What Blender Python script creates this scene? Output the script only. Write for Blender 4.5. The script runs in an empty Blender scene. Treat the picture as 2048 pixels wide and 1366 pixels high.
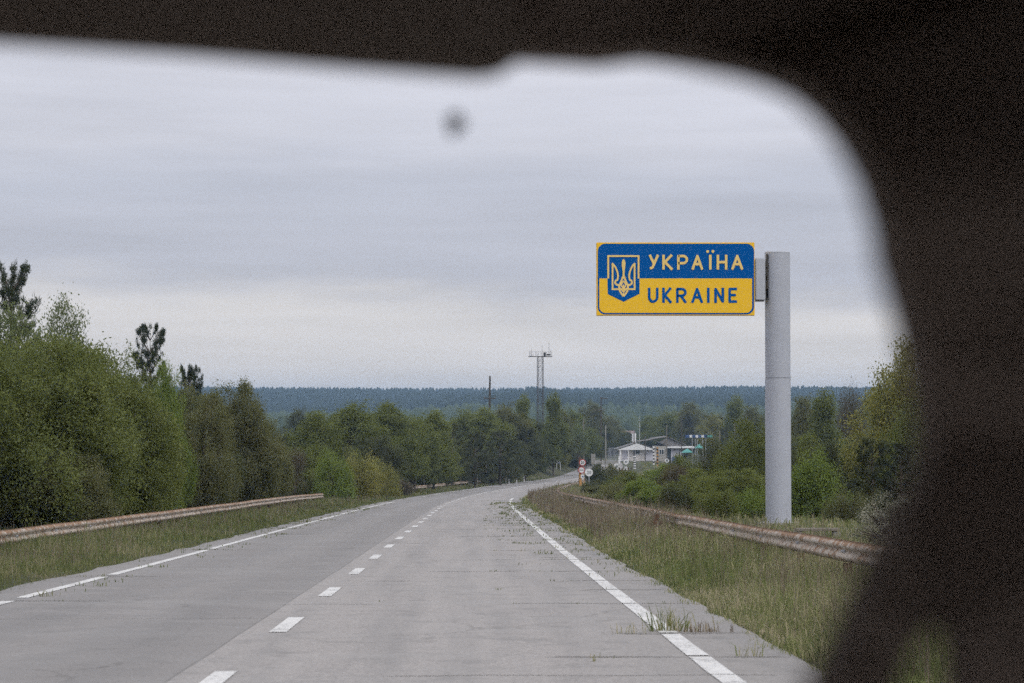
import bpy, bmesh, math, random
import numpy as np
from mathutils import Vector, Matrix, Euler
random.seed(7); RNG = np.random.default_rng(11)
sc = bpy.context.scene
COL = sc.collection

# ------------------------------------------------------------------ camera
F = 3982.0            # focal length in pixels of the 2048 px photograph (70 mm)
CAMZ = 1.44
PITCH = math.atan(132.0 / F)
cd = bpy.data.cameras.new('camera'); cam = bpy.data.objects.new('camera', cd); COL.objects.link(cam)
cd.sensor_width = 36.0; cd.lens = F * 36.0 / 2048.0
cd.clip_start = 0.05; cd.clip_end = 9000
cam.location = (0, 0, CAMZ); cam.rotation_euler = (math.pi / 2 + PITCH, 0, 0)
cd.dof.use_dof = True; cd.dof.focus_distance = 60.0; cd.dof.aperture_fstop = 4.9
sc.camera = cam

# ------------------------------------------------------------------ overcast sky, soft sun, exposure
SUN_EL, SUN_AZ = math.radians(42), math.radians(140)
world = bpy.data.worlds.new('World'); sc.world = world; world.use_nodes = True
wn, wl = world.node_tree.nodes, world.node_tree.links
wn.clear()
def N(t, **k):
    n = wn.new(t)
    for a, b in k.items(): setattr(n, a, b)
    return n
def wmath(op, a, b=None, clamp=False):
    n = N('ShaderNodeMath', operation=op, use_clamp=clamp)
    for i, v in enumerate((a, b)):
        if v is None: continue
        if isinstance(v, (int, float)): n.inputs[i].default_value = v
        else: wl.new(v, n.inputs[i])
    return n.outputs[0]
out = N('ShaderNodeOutputWorld'); bg = N('ShaderNodeBackground')
sky = N('ShaderNodeTexSky', sky_type='NISHITA', sun_disc=False)
sky.sun_elevation = SUN_EL; sky.sun_rotation = SUN_AZ
tc = N('ShaderNodeTexCoord'); sep = N('ShaderNodeSeparateXYZ'); wl.new(tc.outputs['Generated'], sep.inputs[0])
zc = wmath('MAXIMUM', sep.outputs[2], 0.0)
# stratus sheets: long soft bands low over the horizon, brighter deck overhead
mp = N('ShaderNodeMapping'); mp.inputs['Location'].default_value = (3.1, 7.7, 1.3); mp.inputs['Scale'].default_value = (1.5, 1.5, 9.0)
wl.new(tc.outputs['Generated'], mp.inputs[0])
n1 = N('ShaderNodeTexNoise'); n1.inputs['Scale'].default_value = 1.6; n1.inputs['Detail'].default_value = 5; n1.inputs['Roughness'].default_value = 0.5
wl.new(mp.outputs[0], n1.inputs['Vector'])
n2 = N('ShaderNodeTexNoise'); n2.inputs['Scale'].default_value = 5.5; n2.inputs['Detail'].default_value = 4; n2.inputs['Roughness'].default_value = 0.6
wl.new(mp.outputs[0], n2.inputs['Vector'])
w0 = wmath('ADD', zc, wmath('MULTIPLY', wmath('SUBTRACT', n1.outputs['Fac'], 0.5), 0.10))
w0 = wmath('ADD', w0, wmath('MULTIPLY', wmath('SUBTRACT', n2.outputs['Fac'], 0.5), 0.035))
ramp = N('ShaderNodeValToRGB'); wl.new(w0, ramp.inputs[0]); ramp.color_ramp.interpolation = 'EASE'
SK = [(0.0, (6.75, 6.35, 6.25)), (0.045, (6.55, 6.25, 6.25)), (0.075, (4.6, 4.65, 5.3)), (0.11, (4.7, 4.8, 5.5)), (0.15, (5.45, 5.45, 6.05)), (0.2, (5.65, 5.6, 6.15)), (1.0, (6.3, 6.3, 6.6))]
e_ = ramp.color_ramp.elements
while len(e_) < len(SK): e_.new(.5)
for i_, (p_, c_) in enumerate(SK): e_[i_].position = p_; e_[i_].color = (*c_, 1)
mp3 = N('ShaderNodeMapping'); mp3.inputs['Location'].default_value = (1.7, 2.2, .4); mp3.inputs['Scale'].default_value = (2.2, 2.2, 26.0); mp3.inputs['Rotation'].default_value = (0, .02, 0)
wl.new(tc.outputs['Generated'], mp3.inputs[0])
n3 = N('ShaderNodeTexNoise'); n3.inputs['Scale'].default_value = 2.6; n3.inputs['Detail'].default_value = 5; n3.inputs['Roughness'].default_value = 0.55
wl.new(mp3.outputs[0], n3.inputs['Vector'])
lift = wmath('ADD', wmath('MULTIPLY', zc, 1.0), wmath('ADD', wmath('MULTIPLY', wmath('SUBTRACT', n3.outputs['Fac'], 0.5), 0.38), 1.0))
vm = N('ShaderNodeVectorMath', operation='SCALE'); wl.new(ramp.outputs[0], vm.inputs[0]); wl.new(lift, vm.inputs['Scale'])
mx = N('ShaderNodeMixRGB'); mx.inputs[0].default_value = 0.94
wl.new(sky.outputs[0], mx.inputs[1]); wl.new(vm.outputs[0], mx.inputs[2])
wl.new(mx.outputs[0], bg.inputs[0]); bg.inputs[1].default_value = 0.1
wl.new(bg.outputs[0], out.inputs[0])

sl = bpy.data.lights.new('sun', 'SUN'); sl.energy = 1.1; sl.angle = math.radians(25); sl.color = (1, 0.96, 0.9)
so = bpy.data.objects.new('sun', sl); COL.objects.link(so)
so.rotation_euler = Vector((math.sin(SUN_AZ) * math.cos(SUN_EL), math.cos(SUN_AZ) * math.cos(SUN_EL), math.sin(SUN_EL))).to_track_quat('Z', 'Y').to_euler()
sc.view_settings.view_transform = 'Standard'; sc.view_settings.look = 'None'
sc.view_settings.exposure = 0.13; sc.view_settings.gamma = 1.0; sc.view_settings.use_curve_mapping = False
sc.cycles.use_denoising = False
sc.cycles.use_adaptive_sampling = True; sc.cycles.adaptive_threshold = 0.04; sc.cycles.adaptive_min_samples = 20
sc.cycles.max_bounces = 8; sc.cycles.transparent_max_bounces = 16; sc.cycles.volume_bounces = 1
sc.cycles.diffuse_bounces = 3; sc.cycles.glossy_bounces = 2

# ------------------------------------------------------------------ helpers
cph, sph = math.cos(PITCH), math.sin(PITCH)
def W(px, py, d):
    """world point seen at photo pixel (px, py) whose distance along +Y is d"""
    u, v = (px - 1024) / F, (683 - py) / F
    r = Vector((u, cph - v * sph, sph + v * cph))
    r *= d / r.y
    return Vector((r.x, d, r.z + CAMZ))

# road: distance, centre x, depth below the camera
RT = np.array([(-80, -.3, -1.56), (0, -1.87, 1.44), (20.2, -2.28, 2.2), (43.3, -2.73, 3.07), (56.3, -2.96, 3.5), (71, -3.18, 4.04), (91.3, -3.55, 4.74),
    (125.5, -3.95, 5.98), (141, -3.86, 6.52), (170, -3.35, 7.5), (190, -2.7, 8.15), (227, -.7, 9.3), (257, 1.35, 10.1), (300, 7.6, 11.0), (330, 11.4, 11.65),
    (400, 17.5, 12.5), (440, 20.0, 12.95), (500, 22.6, 13.4), (600, 25.5, 13.7), (700, 28, 13.7), (5000, 28, 13.7)])
def _smooth_table(col):
    ys = np.arange(-80, 1200, 2.0)
    v = np.interp(ys, RT[:, 0], RT[:, col])
    for _ in range(6):
        v = np.convolve(np.pad(v, 3, mode='reflect', reflect_type='odd'), np.ones(7) / 7, 'valid')
    return ys, v
_YC, _CX = _smooth_table(1); _, _HZ = _smooth_table(2)
def CX(y): return np.interp(y, _YC, _CX)
def RZ(y): return CAMZ - np.interp(y, _YC, _HZ)
def heading(y): return math.atan2(float(CX(y + 1) - CX(y - 1)), 2.0)

def vnoise(x, y, s, seed=0):
    """smooth value noise, numpy"""
    x = np.asarray(x, float) / s; y = np.asarray(y, float) / s
    xi, yi = np.floor(x), np.floor(y); fx, fy = x - xi, y - yi
    fx = fx * fx * (3 - 2 * fx); fy = fy * fy * (3 - 2 * fy)
    def h(a, b):
        t = np.sin(a * 127.1 + b * 311.7 + seed * 74.7) * 43758.5453
        return t - np.floor(t)
    return (h(xi, yi) * (1 - fx) + h(xi + 1, yi) * fx) * (1 - fy) + (h(xi, yi + 1) * (1 - fx) + h(xi + 1, yi + 1) * fx) * fy

def smooth(a, b, t):
    t = np.clip((t - a) / (b - a), 0, 1); return t * t * (3 - 2 * t)

def ground(x, y):
    x = np.asarray(x, float); y = np.asarray(y, float)
    a = x - CX(y); z = RZ(y)
    ab = np.abs(a)
    n = (vnoise(x, y, 1.7, 1) - .5) * .10 + (vnoise(x, y, 6, 2) - .5) * .25
    verge = smooth(4.2, 5.2, ab)
    z = z - .04 + verge * (.02 + n)
    dropR = 2.3 * smooth(13.5, 24, a); dropL = 1.9 * smooth(9.5, 19, -a)
    z = z - dropR - dropL + smooth(14, 40, ab) * (vnoise(x, y, 22, 3) - .5) * 1.6
    z = z + 1.1 * smooth(5.5, 9, -a) * (1 - smooth(16, 24, -a)) * smooth(270, 320, y) * (1 - smooth(430, 480, y))
    # low forested ridge on the skyline and a nearer spur
    far = smooth(1500, 2650, y - (vnoise(x, y, 260, 5) - .5) * 200)
    z = z + far * (31 + 7.0 * (vnoise(x, x * 0, 420, 6) - .5) - 0.0016 * np.abs(x) * 0)
    spur = smooth(1100, 1600, y + (vnoise(x, y, 180, 9) - .5) * 120) * (1 - smooth(1800, 2100, y)) * smooth(-130, 20, x)
    z = z + spur * 11.5
    return z

def link(o, parent=None):
    COL.objects.link(o)
    if parent is not None: o.parent = parent
    return o
def tag(o, label=None, cat=None, group=None, kind=None):
    if label: o['label'] = label
    if cat: o['category'] = cat
    if group: o['group'] = group
    if kind: o['kind'] = kind
    return o
def empty(name, loc, rz=0.0, label=None, cat=None, group=None):
    o = bpy.data.objects.new(name, None); o.empty_display_size = .3
    o.location = loc; o.rotation_euler = (0, 0, rz); COL.objects.link(o)
    return tag(o, label, cat, group)
def mesh_np(name, verts, faces, mat, k, smooth_=False):
    """faces: int array (n, k)"""
    me = bpy.data.meshes.new(name)
    verts = np.asarray(verts, np.float32); faces = np.asarray(faces, np.int32)
    me.vertices.add(len(verts)); me.vertices.foreach_set('co', verts.ravel())
    me.loops.add(faces.size); me.loops.foreach_set('vertex_index', faces.ravel())
    me.polygons.add(len(faces)); me.polygons.foreach_set('loop_start', np.arange(0, faces.size, k, dtype=np.int32))
    me.update(calc_edges=True)
    if smooth_: me.polygons.foreach_set('use_smooth', np.ones(len(faces), bool))
    me.materials.append(mat)
    return me
class MB:
    """collects simple shapes into one mesh"""
    def __init__(s): s.v = []; s.f = []
    def add(s, vs, fs):
        b = len(s.v); s.v += [tuple(v) for v in vs]; s.f += [tuple(i + b for i in f) for f in fs]; return s
    def box(s, cx, cy, cz, sx, sy, sz, M=None):
        vs = [Vector((cx + a * sx / 2, cy + b * sy / 2, cz + c * sz / 2)) for a in (-1, 1) for b in (-1, 1) for c in (-1, 1)]
        if M is not None: vs = [M @ v for v in vs]
        return s.add(vs, [(0, 1, 3, 2), (4, 6, 7, 5), (0, 4, 5, 1), (2, 3, 7, 6), (0, 2, 6, 4), (1, 5, 7, 3)])
    def tube(s, p0, p1, r0, r1=None, n=8, caps=True):
        r1 = r0 if r1 is None else r1
        p0, p1 = Vector(p0), Vector(p1); q = (p1 - p0).to_track_quat('Z', 'Y')
        vs = []
        for p, r in ((p0, r0), (p1, r1)):
            for i in range(n):
                a = 2 * math.pi * i / n; vs.append(p + q @ Vector((math.cos(a) * r, math.sin(a) * r, 0)))
        fs = [(i, (i + 1) % n, n + (i + 1) % n, n + i) for i in range(n)]
        if caps: fs += [tuple(range(n))[::-1], tuple(range(n, 2 * n))]
        return s.add(vs, fs)
    def path(s, pts, radii, n=6):
        pts = [Vector(p) for p in pts]; vs = []; fs = []
        for j, p in enumerate(pts):
            t = (pts[min(j + 1, len(pts) - 1)] - pts[max(j - 1, 0)]).normalized(); q = t.to_track_quat('Z', 'Y')
            for i in range(n):
                a = 2 * math.pi * i / n; vs.append(p + q @ Vector((math.cos(a) * radii[j], math.sin(a) * radii[j], 0)))
        for j in range(len(pts) - 1):
            for i in range(n): fs.append((j * n + i, j * n + (i + 1) % n, (j + 1) * n + (i + 1) % n, (j + 1) * n + i))
        fs.append(tuple(range((len(pts) - 1) * n, len(pts) * n)))
        return s.add(vs, fs)
    def prism(s, poly, y0, y1):
        """poly: list of (x, z) extruded along y from y0 (front) to y1"""
        n = len(poly)
        vs = [(x, y0, z) for x, z in poly] + [(x, y1, z) for x, z in poly]
        fs = [(i, (i + 1) % n, n + (i + 1) % n, n + i) for i in range(n)] + [tuple(range(n))[::-1], tuple(range(n, 2 * n))]
        return s.add(vs, fs)
    def mesh(s, name, mat, sm=False, bevel=0.0):
        me = bpy.data.meshes.new(name); me.from_pydata(s.v, [], s.f); me.materials.append(mat)
        bm = bmesh.new(); bm.from_mesh(me); bmesh.ops.recalc_face_normals(bm, faces=bm.faces)
        if bevel > 0: bmesh.ops.bevel(bm, geom=[e for e in bm.edges if e.is_manifold and e.calc_face_angle(0) > .5], offset=bevel, segments=2, affect='EDGES')
        bm.to_mesh(me); bm.free()
        if sm:
            me.polygons.foreach_set('use_smooth', np.ones(len(me.polygons), bool))
            try: me.set_sharp_from_angle(angle=math.radians(40))
            except Exception: pass
        return me
    def obj(s, name, mat, parent=None, loc=None, sm=False, bevel=0.0):
        o = bpy.data.objects.new(name, s.mesh(name, mat, sm, bevel))
        if loc is not None: o.location = loc
        return link(o, parent)
def inst(name, me, parent=None, loc=(0, 0, 0), rot=(0, 0, 0), scale=(1, 1, 1)):
    o = bpy.data.objects.new(name, me); o.location = loc; o.rotation_euler = rot; o.scale = scale
    return link(o, parent)

# ------------------------------------------------------------------ materials
class NT:
    def __init__(s, name):
        s.m = bpy.data.materials.new(name); s.m.use_nodes = True; s.n = s.m.node_tree.nodes; s.l = s.m.node_tree.links
        s.n.clear(); s.out = s.n.new('ShaderNodeOutputMaterial')
    def new(s, t, ins=None, **k):
        n = s.n.new(t)
        for a, b in k.items(): setattr(n, a, b)
        for a, b in (ins or {}).items():
            if hasattr(b, 'is_output') or isinstance(b, bpy.types.NodeSocket): s.l.new(b, n.inputs[a])
            else: n.inputs[a].default_value = b
        return n
    def math(s, op, a, b=0.0, clamp=False):
        return s.new('ShaderNodeMath', {0: a, 1: b}, operation=op, use_clamp=clamp).outputs[0]
    def noise(s, vec, scale, detail=4, rough=.55):
        return s.new('ShaderNodeTexNoise', {'Vector': vec, 'Scale': scale, 'Detail': detail, 'Roughness': rough}).outputs['Fac']
    def ramp(s, fac, stops):
        r = s.new('ShaderNodeValToRGB', {0: fac}); e = r.color_ramp.elements
        while len(e) < len(stops): e.new(.5)
        for i, (p, c) in enumerate(stops): e[i].position = p; e[i].color = (*c, 1) if len(c) == 3 else c
        return r.outputs[0]
    def mix(s, fac, a, b, mode='MIX'):
        n = s.new('ShaderNodeMixRGB', blend_type=mode)
        for i, v in enumerate((fac, a, b)):
            if isinstance(v, bpy.types.NodeSocket): s.l.new(v, n.inputs[i])
            elif isinstance(v, (int, float)): n.inputs[i].default_value = v
            else: n.inputs[i].default_value = (*v, 1)
        return n.outputs[0]
    def principled(s, color, rough=.8, metal=0.0, bump=None, bs=.3, bd=.01, spec=.3):
        p = s.new('ShaderNodeBsdfPrincipled')
        for key, v in (('Base Color', color), ('Roughness', rough), ('Metallic', metal)):
            if isinstance(v, bpy.types.NodeSocket): s.l.new(v, p.inputs[key])
            else: p.inputs[key].default_value = (*v, 1) if key == 'Base Color' else v
        p.inputs['Specular IOR Level'].default_value = spec
        if bump is not None:
            b = s.new('ShaderNodeBump', {'Height': bump, 'Strength': bs, 'Distance': bd}); s.l.new(b.outputs[0], p.inputs['Normal'])
        s.l.new(p.outputs[0], s.out.inputs[0]); return s.m
def pos(t): return t.new('ShaderNodeNewGeometry').outputs['Position']
def objc(t): return t.new('ShaderNodeTexCoord').outputs['Object']

def plain(name, col, var=.15, scale=6.0, rough=.75, metal=0.0, dirt=0.25, dcol=(.12, .1, .08)):
    t = NT(name); v = pos(t)
    a = t.noise(v, scale, 5); b = t.noise(v, scale * .23, 3)
    c = t.mix(t.math('MULTIPLY', t.math('SUBTRACT', b, .42, True), dirt * 4, True), col, dcol)
    c = t.mix(t.math('MULTIPLY', a, var), c, tuple(x * .45 for x in col))
    return t.principled(c, rough, metal, a, .15, .004)

def leaf_mat(name, c_lo, c_hi, c_alt, trans=.42):
    """young leaves: every leaf its own shade, slow drift over the crown, a few odd-coloured sprays"""
    t = NT(name); g = t.new('ShaderNodeNewGeometry'); oi = t.new('ShaderNodeObjectInfo')
    isl = g.outputs['Random Per Island']
    big = t.noise(g.outputs['Position'], .55, 3)
    f = t.math('ADD', t.math('MULTIPLY', isl, .55), t.math('MULTIPLY', big, .6))
    f = t.math('ADD', f, t.math('MULTIPLY', oi.outputs['Random'], .25))
    f = t.math('SUBTRACT', f, .18, True)
    c = t.mix(f, c_lo, c_hi)
    sel = t.math('MULTIPLY', t.math('SUBTRACT', t.noise(g.outputs['Position'], 1.3, 2), .52, True), 5.0, True)
    c = t.mix(t.math('MULTIPLY', sel, .5), c, c_alt)
    d = t.new('ShaderNodeBsdfDiffuse', {'Color': c}); tr = t.new('ShaderNodeBsdfTranslucent', {'Color': t.mix(.5, c, (.16, .19, .03))})
    m = t.new('ShaderNodeMixShader', {0: trans, 1: d.outputs[0], 2: tr.outputs[0]})
    t.l.new(m.outputs[0], t.out.inputs[0]); return t.m

M = {}
M['willow'] = leaf_mat('willow_leaf', (.096, .119, .047), (.243, .271, .096), (.271, .277, .113))
M['olive'] = leaf_mat('olive_leaf', (.107, .113, .066), (.226, .226, .113), (.237, .215, .124))
M['fresh'] = leaf_mat('fresh_leaf', (.113, .164, .045), (.260, .328, .096), (.282, .305, .102))
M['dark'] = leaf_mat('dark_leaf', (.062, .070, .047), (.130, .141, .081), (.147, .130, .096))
M['yellow'] = leaf_mat('yellow_leaf', (.181, .192, .062), (.362, .339, .124), (.407, .316, .124))
M['pale'] = leaf_mat('pale_leaf', (.124, .158, .085), (.249, .282, .147), (.226, .249, .147))
M['needle'] = leaf_mat('pine_needle', (.030, .042, .028), (.068, .084, .052), (.07, .075, .05), .15)
M['bare'] = leaf_mat('bud_twig', (.085, .072, .055), (.15, .125, .095), (.14, .14, .07), .15)
M['umbel'] = leaf_mat('dry_umbel', (.28, .27, .22), (.5, .48, .4), (.36, .36, .26), .2)
def bark():
    t = NT('bark'); v = objc(t)
    mp = t.new('ShaderNodeMapping', {0: v}); mp.inputs['Scale'].default_value = (6, 6, 1.2)
    n = t.noise(mp.outputs[0], 3, 5); c = t.ramp(n, [(.3, (.045, .036, .028)), (.7, (.15, .125, .10))])
    return t.principled(c, .9, 0, n, .6, .02)
M['bark'] = bark()
def pale_bark():
    t = NT('pale_bark'); v = objc(t)
    n = t.noise(v, 5, 4); c = t.ramp(n, [(.35, (.10, .09, .075)), (.55, (.38, .36, .32))])
    return t.principled(c, .9, 0, n, .4, .01)
M['pale_bark'] = pale_bark()

def asphalt():
    t = NT('worn_asphalt')
    uv = t.new('ShaderNodeUVMap').outputs[0]; s = t.new('ShaderNodeSeparateXYZ', {0: uv}); u, v = s.outputs[0], s.outputs[1]
    p = pos(t)
    fine = t.noise(p, 26, 6, .8); mid = t.noise(p, 2.2, 5, .65); 
    st = t.new('ShaderNodeMapping', {0: uv}); st.inputs['Scale'].default_value = (1.2, .05, 1)
    track = t.noise(st.outputs[0], 1.6, 3)
    wheel = t.math('MULTIPLY', t.math('ADD', t.math('SINE', t.math('MULTIPLY', t.math('ADD', u, .55), 3.45)), 1.0), .5)
    st2 = t.new('ShaderNodeMapping', {0: uv}); st2.inputs['Scale'].default_value = (.12, .5, 1)
    cross = t.noise(st2.outputs[0], 1.3, 4)
    c = t.ramp(fine, [(.28, (.15, .143, .141)), (.5, (.295, .275, .264)), (.72, (.44, .418, .402))])
    # the older, darker left lane ends at a paving seam just left of the centre dashes
    wob = t.math('MULTIPLY', t.math('SUBTRACT', t.noise(uv, .25, 2), .5), .05)
    uu = t.math('ADD', u, wob)
    left = t.math('LESS_THAN', uu, -.34)
    c = t.mix(t.math('MULTIPLY', left, .55), c, (.135, .131, .131))
    c = t.mix(t.math('MULTIPLY', t.math('MULTIPLY', wheel, track), .34), c, (.36, .342, .33))
    seam = t.math('LESS_THAN', t.math('ABSOLUTE', t.math('ADD', uu, .34)), .012)
    c = t.mix(t.math('MULTIPLY', seam, .4), c, (.05, .048, .045))
    # shoulder strip outside the right line weathers darker
    sh = t.math('MULTIPLY', t.math('SUBTRACT', uu, 2.9, True), .9, True)
    c = t.mix(t.math('MULTIPLY', sh, .30), c, (.13, .13, .125))
    c = t.mix(t.math('MULTIPLY', t.math('SUBTRACT', track, .42, True), 1.6, True), c, (.17, .167, .168))
    c = t.mix(t.math('MULTIPLY', t.math('SUBTRACT', mid, .52, True), 2.6, True), c, (.15, .147, .145))
    c = t.mix(t.math('MULTIPLY', t.math('SUBTRACT', cross, .5, True), 1.3, True), c, (.30, .295, .29))
    # hairline crazing and old sealed cracks
    wv = t.new('ShaderNodeVectorMath', {0: p, 1: t.new('ShaderNodeTexNoise', {'Vector': p, 'Scale': 1.1, 'Detail': 4}).outputs['Color']}, operation='ADD').outputs[0]
    vo = t.new('ShaderNodeTexVoronoi', {'Vector': wv, 'Scale': .55}, feature='DISTANCE_TO_EDGE').outputs['Distance']
    hair = t.math('MULTIPLY', t.math('LESS_THAN', vo, .012), t.math('MULTIPLY', t.math('SUBTRACT', t.noise(p, .35, 2), .5, True), 4.0, True))
    c = t.mix(t.math('MULTIPLY', hair, .55), c, (.07, .065, .06))
    blot = t.noise(p, .8, 6, .7)
    c = t.mix(t.math('MULTIPLY', t.math('SUBTRACT', blot, .56, True), 2.2, True), c, (.34, .325, .315))
    return t.principled(c, .82, 0, fine, .5, .004, .35)
M['asphalt'] = asphalt()
def paint():
    t = NT('road_paint'); p = pos(t)
    n = t.noise(p, 22, 5, .7); m = t.noise(p, 2.0, 3)
    k = t.math('ADD', n, t.math('MULTIPLY', m, .4))
    c = t.ramp(k, [(.55, (.25, .245, .24)), (.66, (.55, .545, .535)), (.9, (.70, .69, .675))])
    return t.principled(c, .6, 0, n, .3, .002)
M['paint'] = paint()
def soil():
    t = NT('ground_soil'); p = pos(t)
    n = t.noise(p, 1.4, 6, .65); f = t.noise(p, 24, 4, .7); b = t.noise(p, .12, 3)
    c = t.ramp(n, [(.3, (.035, .045, .018)), (.5, (.06, .068, .028)), (.72, (.12, .10, .055))])
    c = t.mix(t.math('MULTIPLY', f, .6), c, (.05, .045, .028))
    c = t.mix(t.math('MULTIPLY', t.math('SUBTRACT', b, .5, True), 2.0, True), c, (.10, .11, .045))
    return t.principled(c, .95, 0, f, .9, .04)
M['soil'] = soil()
def grass_mat(name, stops):
    t = NT(name); g = t.new('ShaderNodeNewGeometry'); isl = g.outputs['Random Per Island']
    n = t.noise(g.outputs['Position'], .45, 3); n2 = t.noise(g.outputs['Position'], 2.2, 2)
    f = t.math('ADD', t.math('MULTIPLY', isl, .55), t.math('MULTIPLY', n, 1.15)); f = t.math('ADD', f, t.math('MULTIPLY', n2, .5))
    f = t.math('SUBTRACT', f, .62, True)
    c = t.ramp(f, stops)
    d = t.new('ShaderNodeBsdfDiffuse', {'Color': c}); tr = t.new('ShaderNodeBsdfTranslucent', {'Color': c})
    m = t.new('ShaderNodeMixShader', {0: .35, 1: d.outputs[0], 2: tr.outputs[0]})
    t.l.new(m.outputs[0], t.out.inputs[0]); return t.m
M['grass'] = grass_mat('verge_grass', [(.05, (.09, .115, .045)), (.42, (.18, .215, .078)), (.6, (.30, .29, .15)), (.88, (.50, .43, .31))])
M['grass_left'] = grass_mat('verge_grass_left', [(.05, (.075, .095, .04)), (.4, (.14, .17, .066)), (.68, (.22, .225, .105)), (.92, (.38, .33, .22))])
M['dry'] = grass_mat('dry_weed', [(.2, (.14, .11, .085)), (.5, (.22, .18, .135)), (.8, (.34, .29, .22))])
def rusty():
    t = NT('rusty_painted_steel'); oi = t.new('ShaderNodeObjectInfo')
    off = t.new('ShaderNodeCombineXYZ', {0: t.math('MULTIPLY', oi.outputs['Random'], 90.0)})
    v = t.new('ShaderNodeVectorMath', {0: objc(t), 1: off.outputs[0]}, operation='ADD').outputs[0]
    mp = t.new('ShaderNodeMapping', {0: v}); mp.inputs['Scale'].default_value = (2.0, 1, 2.0)
    a = t.noise(mp.outputs[0], 2.4, 6, .65); b = t.noise(v, 26, 4, .7)
    z = t.new('ShaderNodeSeparateXYZ', {0: objc(t)}).outputs[2]
    top = t.math('MULTIPLY', t.math('SUBTRACT', z, .22, True), 2.0, True)
    rust = t.ramp(b, [(.3, (.19, .11, .07)), (.6, (.34, .21, .13)), (.8, (.44, .31, .21))])
    white = t.ramp(b, [(.3, (.41, .355, .305)), (.7, (.63, .56, .49))])
    k = t.math('ADD', t.math('MULTIPLY', a, 1.0), top); k = t.math('ADD', k, t.math('MULTIPLY', t.math('SUBTRACT', b, .5), .3))
    k = t.ramp(k, [(.50, (0, 0, 0)), (.60, (1, 1, 1))])
    return t.principled(t.mix(k, white, rust), .8, 0, a, .4, .006)
M['rust'] = rusty()
def rust_dark():
    t = NT('rust_dark'); p = pos(t); a = t.noise(p, 9, 5)
    return t.principled(t.ramp(a, [(.3, (.06, .04, .03)), (.7, (.16, .095, .06))]), .85, 0, a, .3, .004)
M['rust_dark'] = rust_dark()
M['galv'] = plain('galvanised_grey', (.47, .49, .54), .12, 3.0, .55, .0, .12, (.28, .29, .31))
M['galv_pole'] = plain('painted_pole_grey', (.46, .48, .54), .14, 9.0, .5, .0, .14, (.27, .28, .31))
M['blue'] = plain('sign_blue', (.000, .095, .36), .10, 3.0, .4, 0, .06, (.02, .1, .25))
M['yellow_paint'] = plain('sign_yellow', (.92, .56, .04), .06, 3.0, .4, 0, .06, (.7, .42, .06))
M['letter'] = plain('sign_cream_yellow', (.86, .62, .22), .05, 3.0, .45, 0, .03, (.7, .5, .2))
for k_ in ('blue', 'yellow_paint', 'letter'):
    for n_ in M[k_].node_tree.nodes:
        if n_.type == 'BSDF_PRINCIPLED': n_.inputs['Specular IOR Level'].default_value = .06
M['black_metal'] = plain('dark_bracket', (.045, .04, .03), .2, 5, .6)
M['concrete'] = plain('concrete_grey', (.33, .32, .29), .35, 4, .9, 0, .3, (.16, .15, .13))
M['wood_grey'] = plain('weathered_wood', (.24, .215, .185), .4, 8, .9, 0, .3, (.12, .1, .08))
M['wood_dark'] = plain('dark_pole_wood', (.09, .075, .06), .4, 8, .9, 0, .3, (.05, .04, .03))
M['white'] = plain('white_paint', (.80, .80, .81), .12, 5, .6, 0, .1, (.5, .5, .5))
M['wall_lilac'] = plain('pale_lilac_wall', (.62, .61, .68), .15, 2, .8, 0, .15, (.4, .36, .36))
M['wall_pink'] = plain('pale_pink_wall', (.72, .68, .66), .15, 2, .8, 0, .2, (.38, .33, .3))
M['wall_beige'] = plain('beige_wall', (.40, .38, .34), .15, 2, .8, 0, .2, (.3, .26, .24))
M['slate'] = plain('grey_slate_roof', (.185, .175, .17), .4, 3, .85, 0, .35, (.10, .095, .09))
M['glass_dark'] = plain('dark_window', (.03, .04, .045), .1, 3, .15)
M['blue_wall'] = plain('blue_plinth', (.05, .10, .24), .1, 3, .6)
M['turq'] = plain('turquoise_tarp', (.10, .36, .33), .15, 3, .6)
M['red'] = plain('sign_red', (.45, .045, .04), .1, 3, .5)
M['sign_black'] = plain('sign_black', (.03, .03, .035), .1, 3, .5)
M['grey_text'] = plain('sign_grey_text', (.22, .24, .25), .1, 3, .5)
M['ochre'] = plain('yellow_post', (.55, .30, .10), .3, 4, .7, 0, .4, (.2, .1, .06))
M['pink_roof'] = plain('faded_pink_roof', (.27, .20, .19), .2, 1, .8)
M['steel_dark'] = plain('tower_steel', (.075, .062, .058), .3, 2, .7)
M['farwood'] = leaf_mat('far_conifer', (.022, .034, .028), (.048, .064, .044), (.05, .06, .04), .1)
M['midwood'] = leaf_mat('valley_wood', (.05, .072, .042), (.10, .125, .065), (.12, .125, .08), .1)
def cabin(name, col, sc_=160):
    t = NT(name); n = t.noise(objc(t), sc_, 3, .6)
    return t.principled(t.ramp(n, [(.3, tuple(x * .93 for x in col)), (.7, tuple(x * 1.07 for x in col))]), .95, 0, n, .3, .001, .1)
M['cabin'] = cabin('cabin_trim', (.185, .155, .135)); M['cabin_visor'] = cabin('visor_cloth', (.18, .155, .135), 220)
def clear_glass():
    t = NT('windscreen_glass'); b = t.new('ShaderNodeBsdfTransparent'); b.inputs[0].default_value = (.965, .972, .97, 1)
    t.l.new(b.outputs[0], t.out.inputs[0]); return t.m
M['glass'] = clear_glass()

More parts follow.
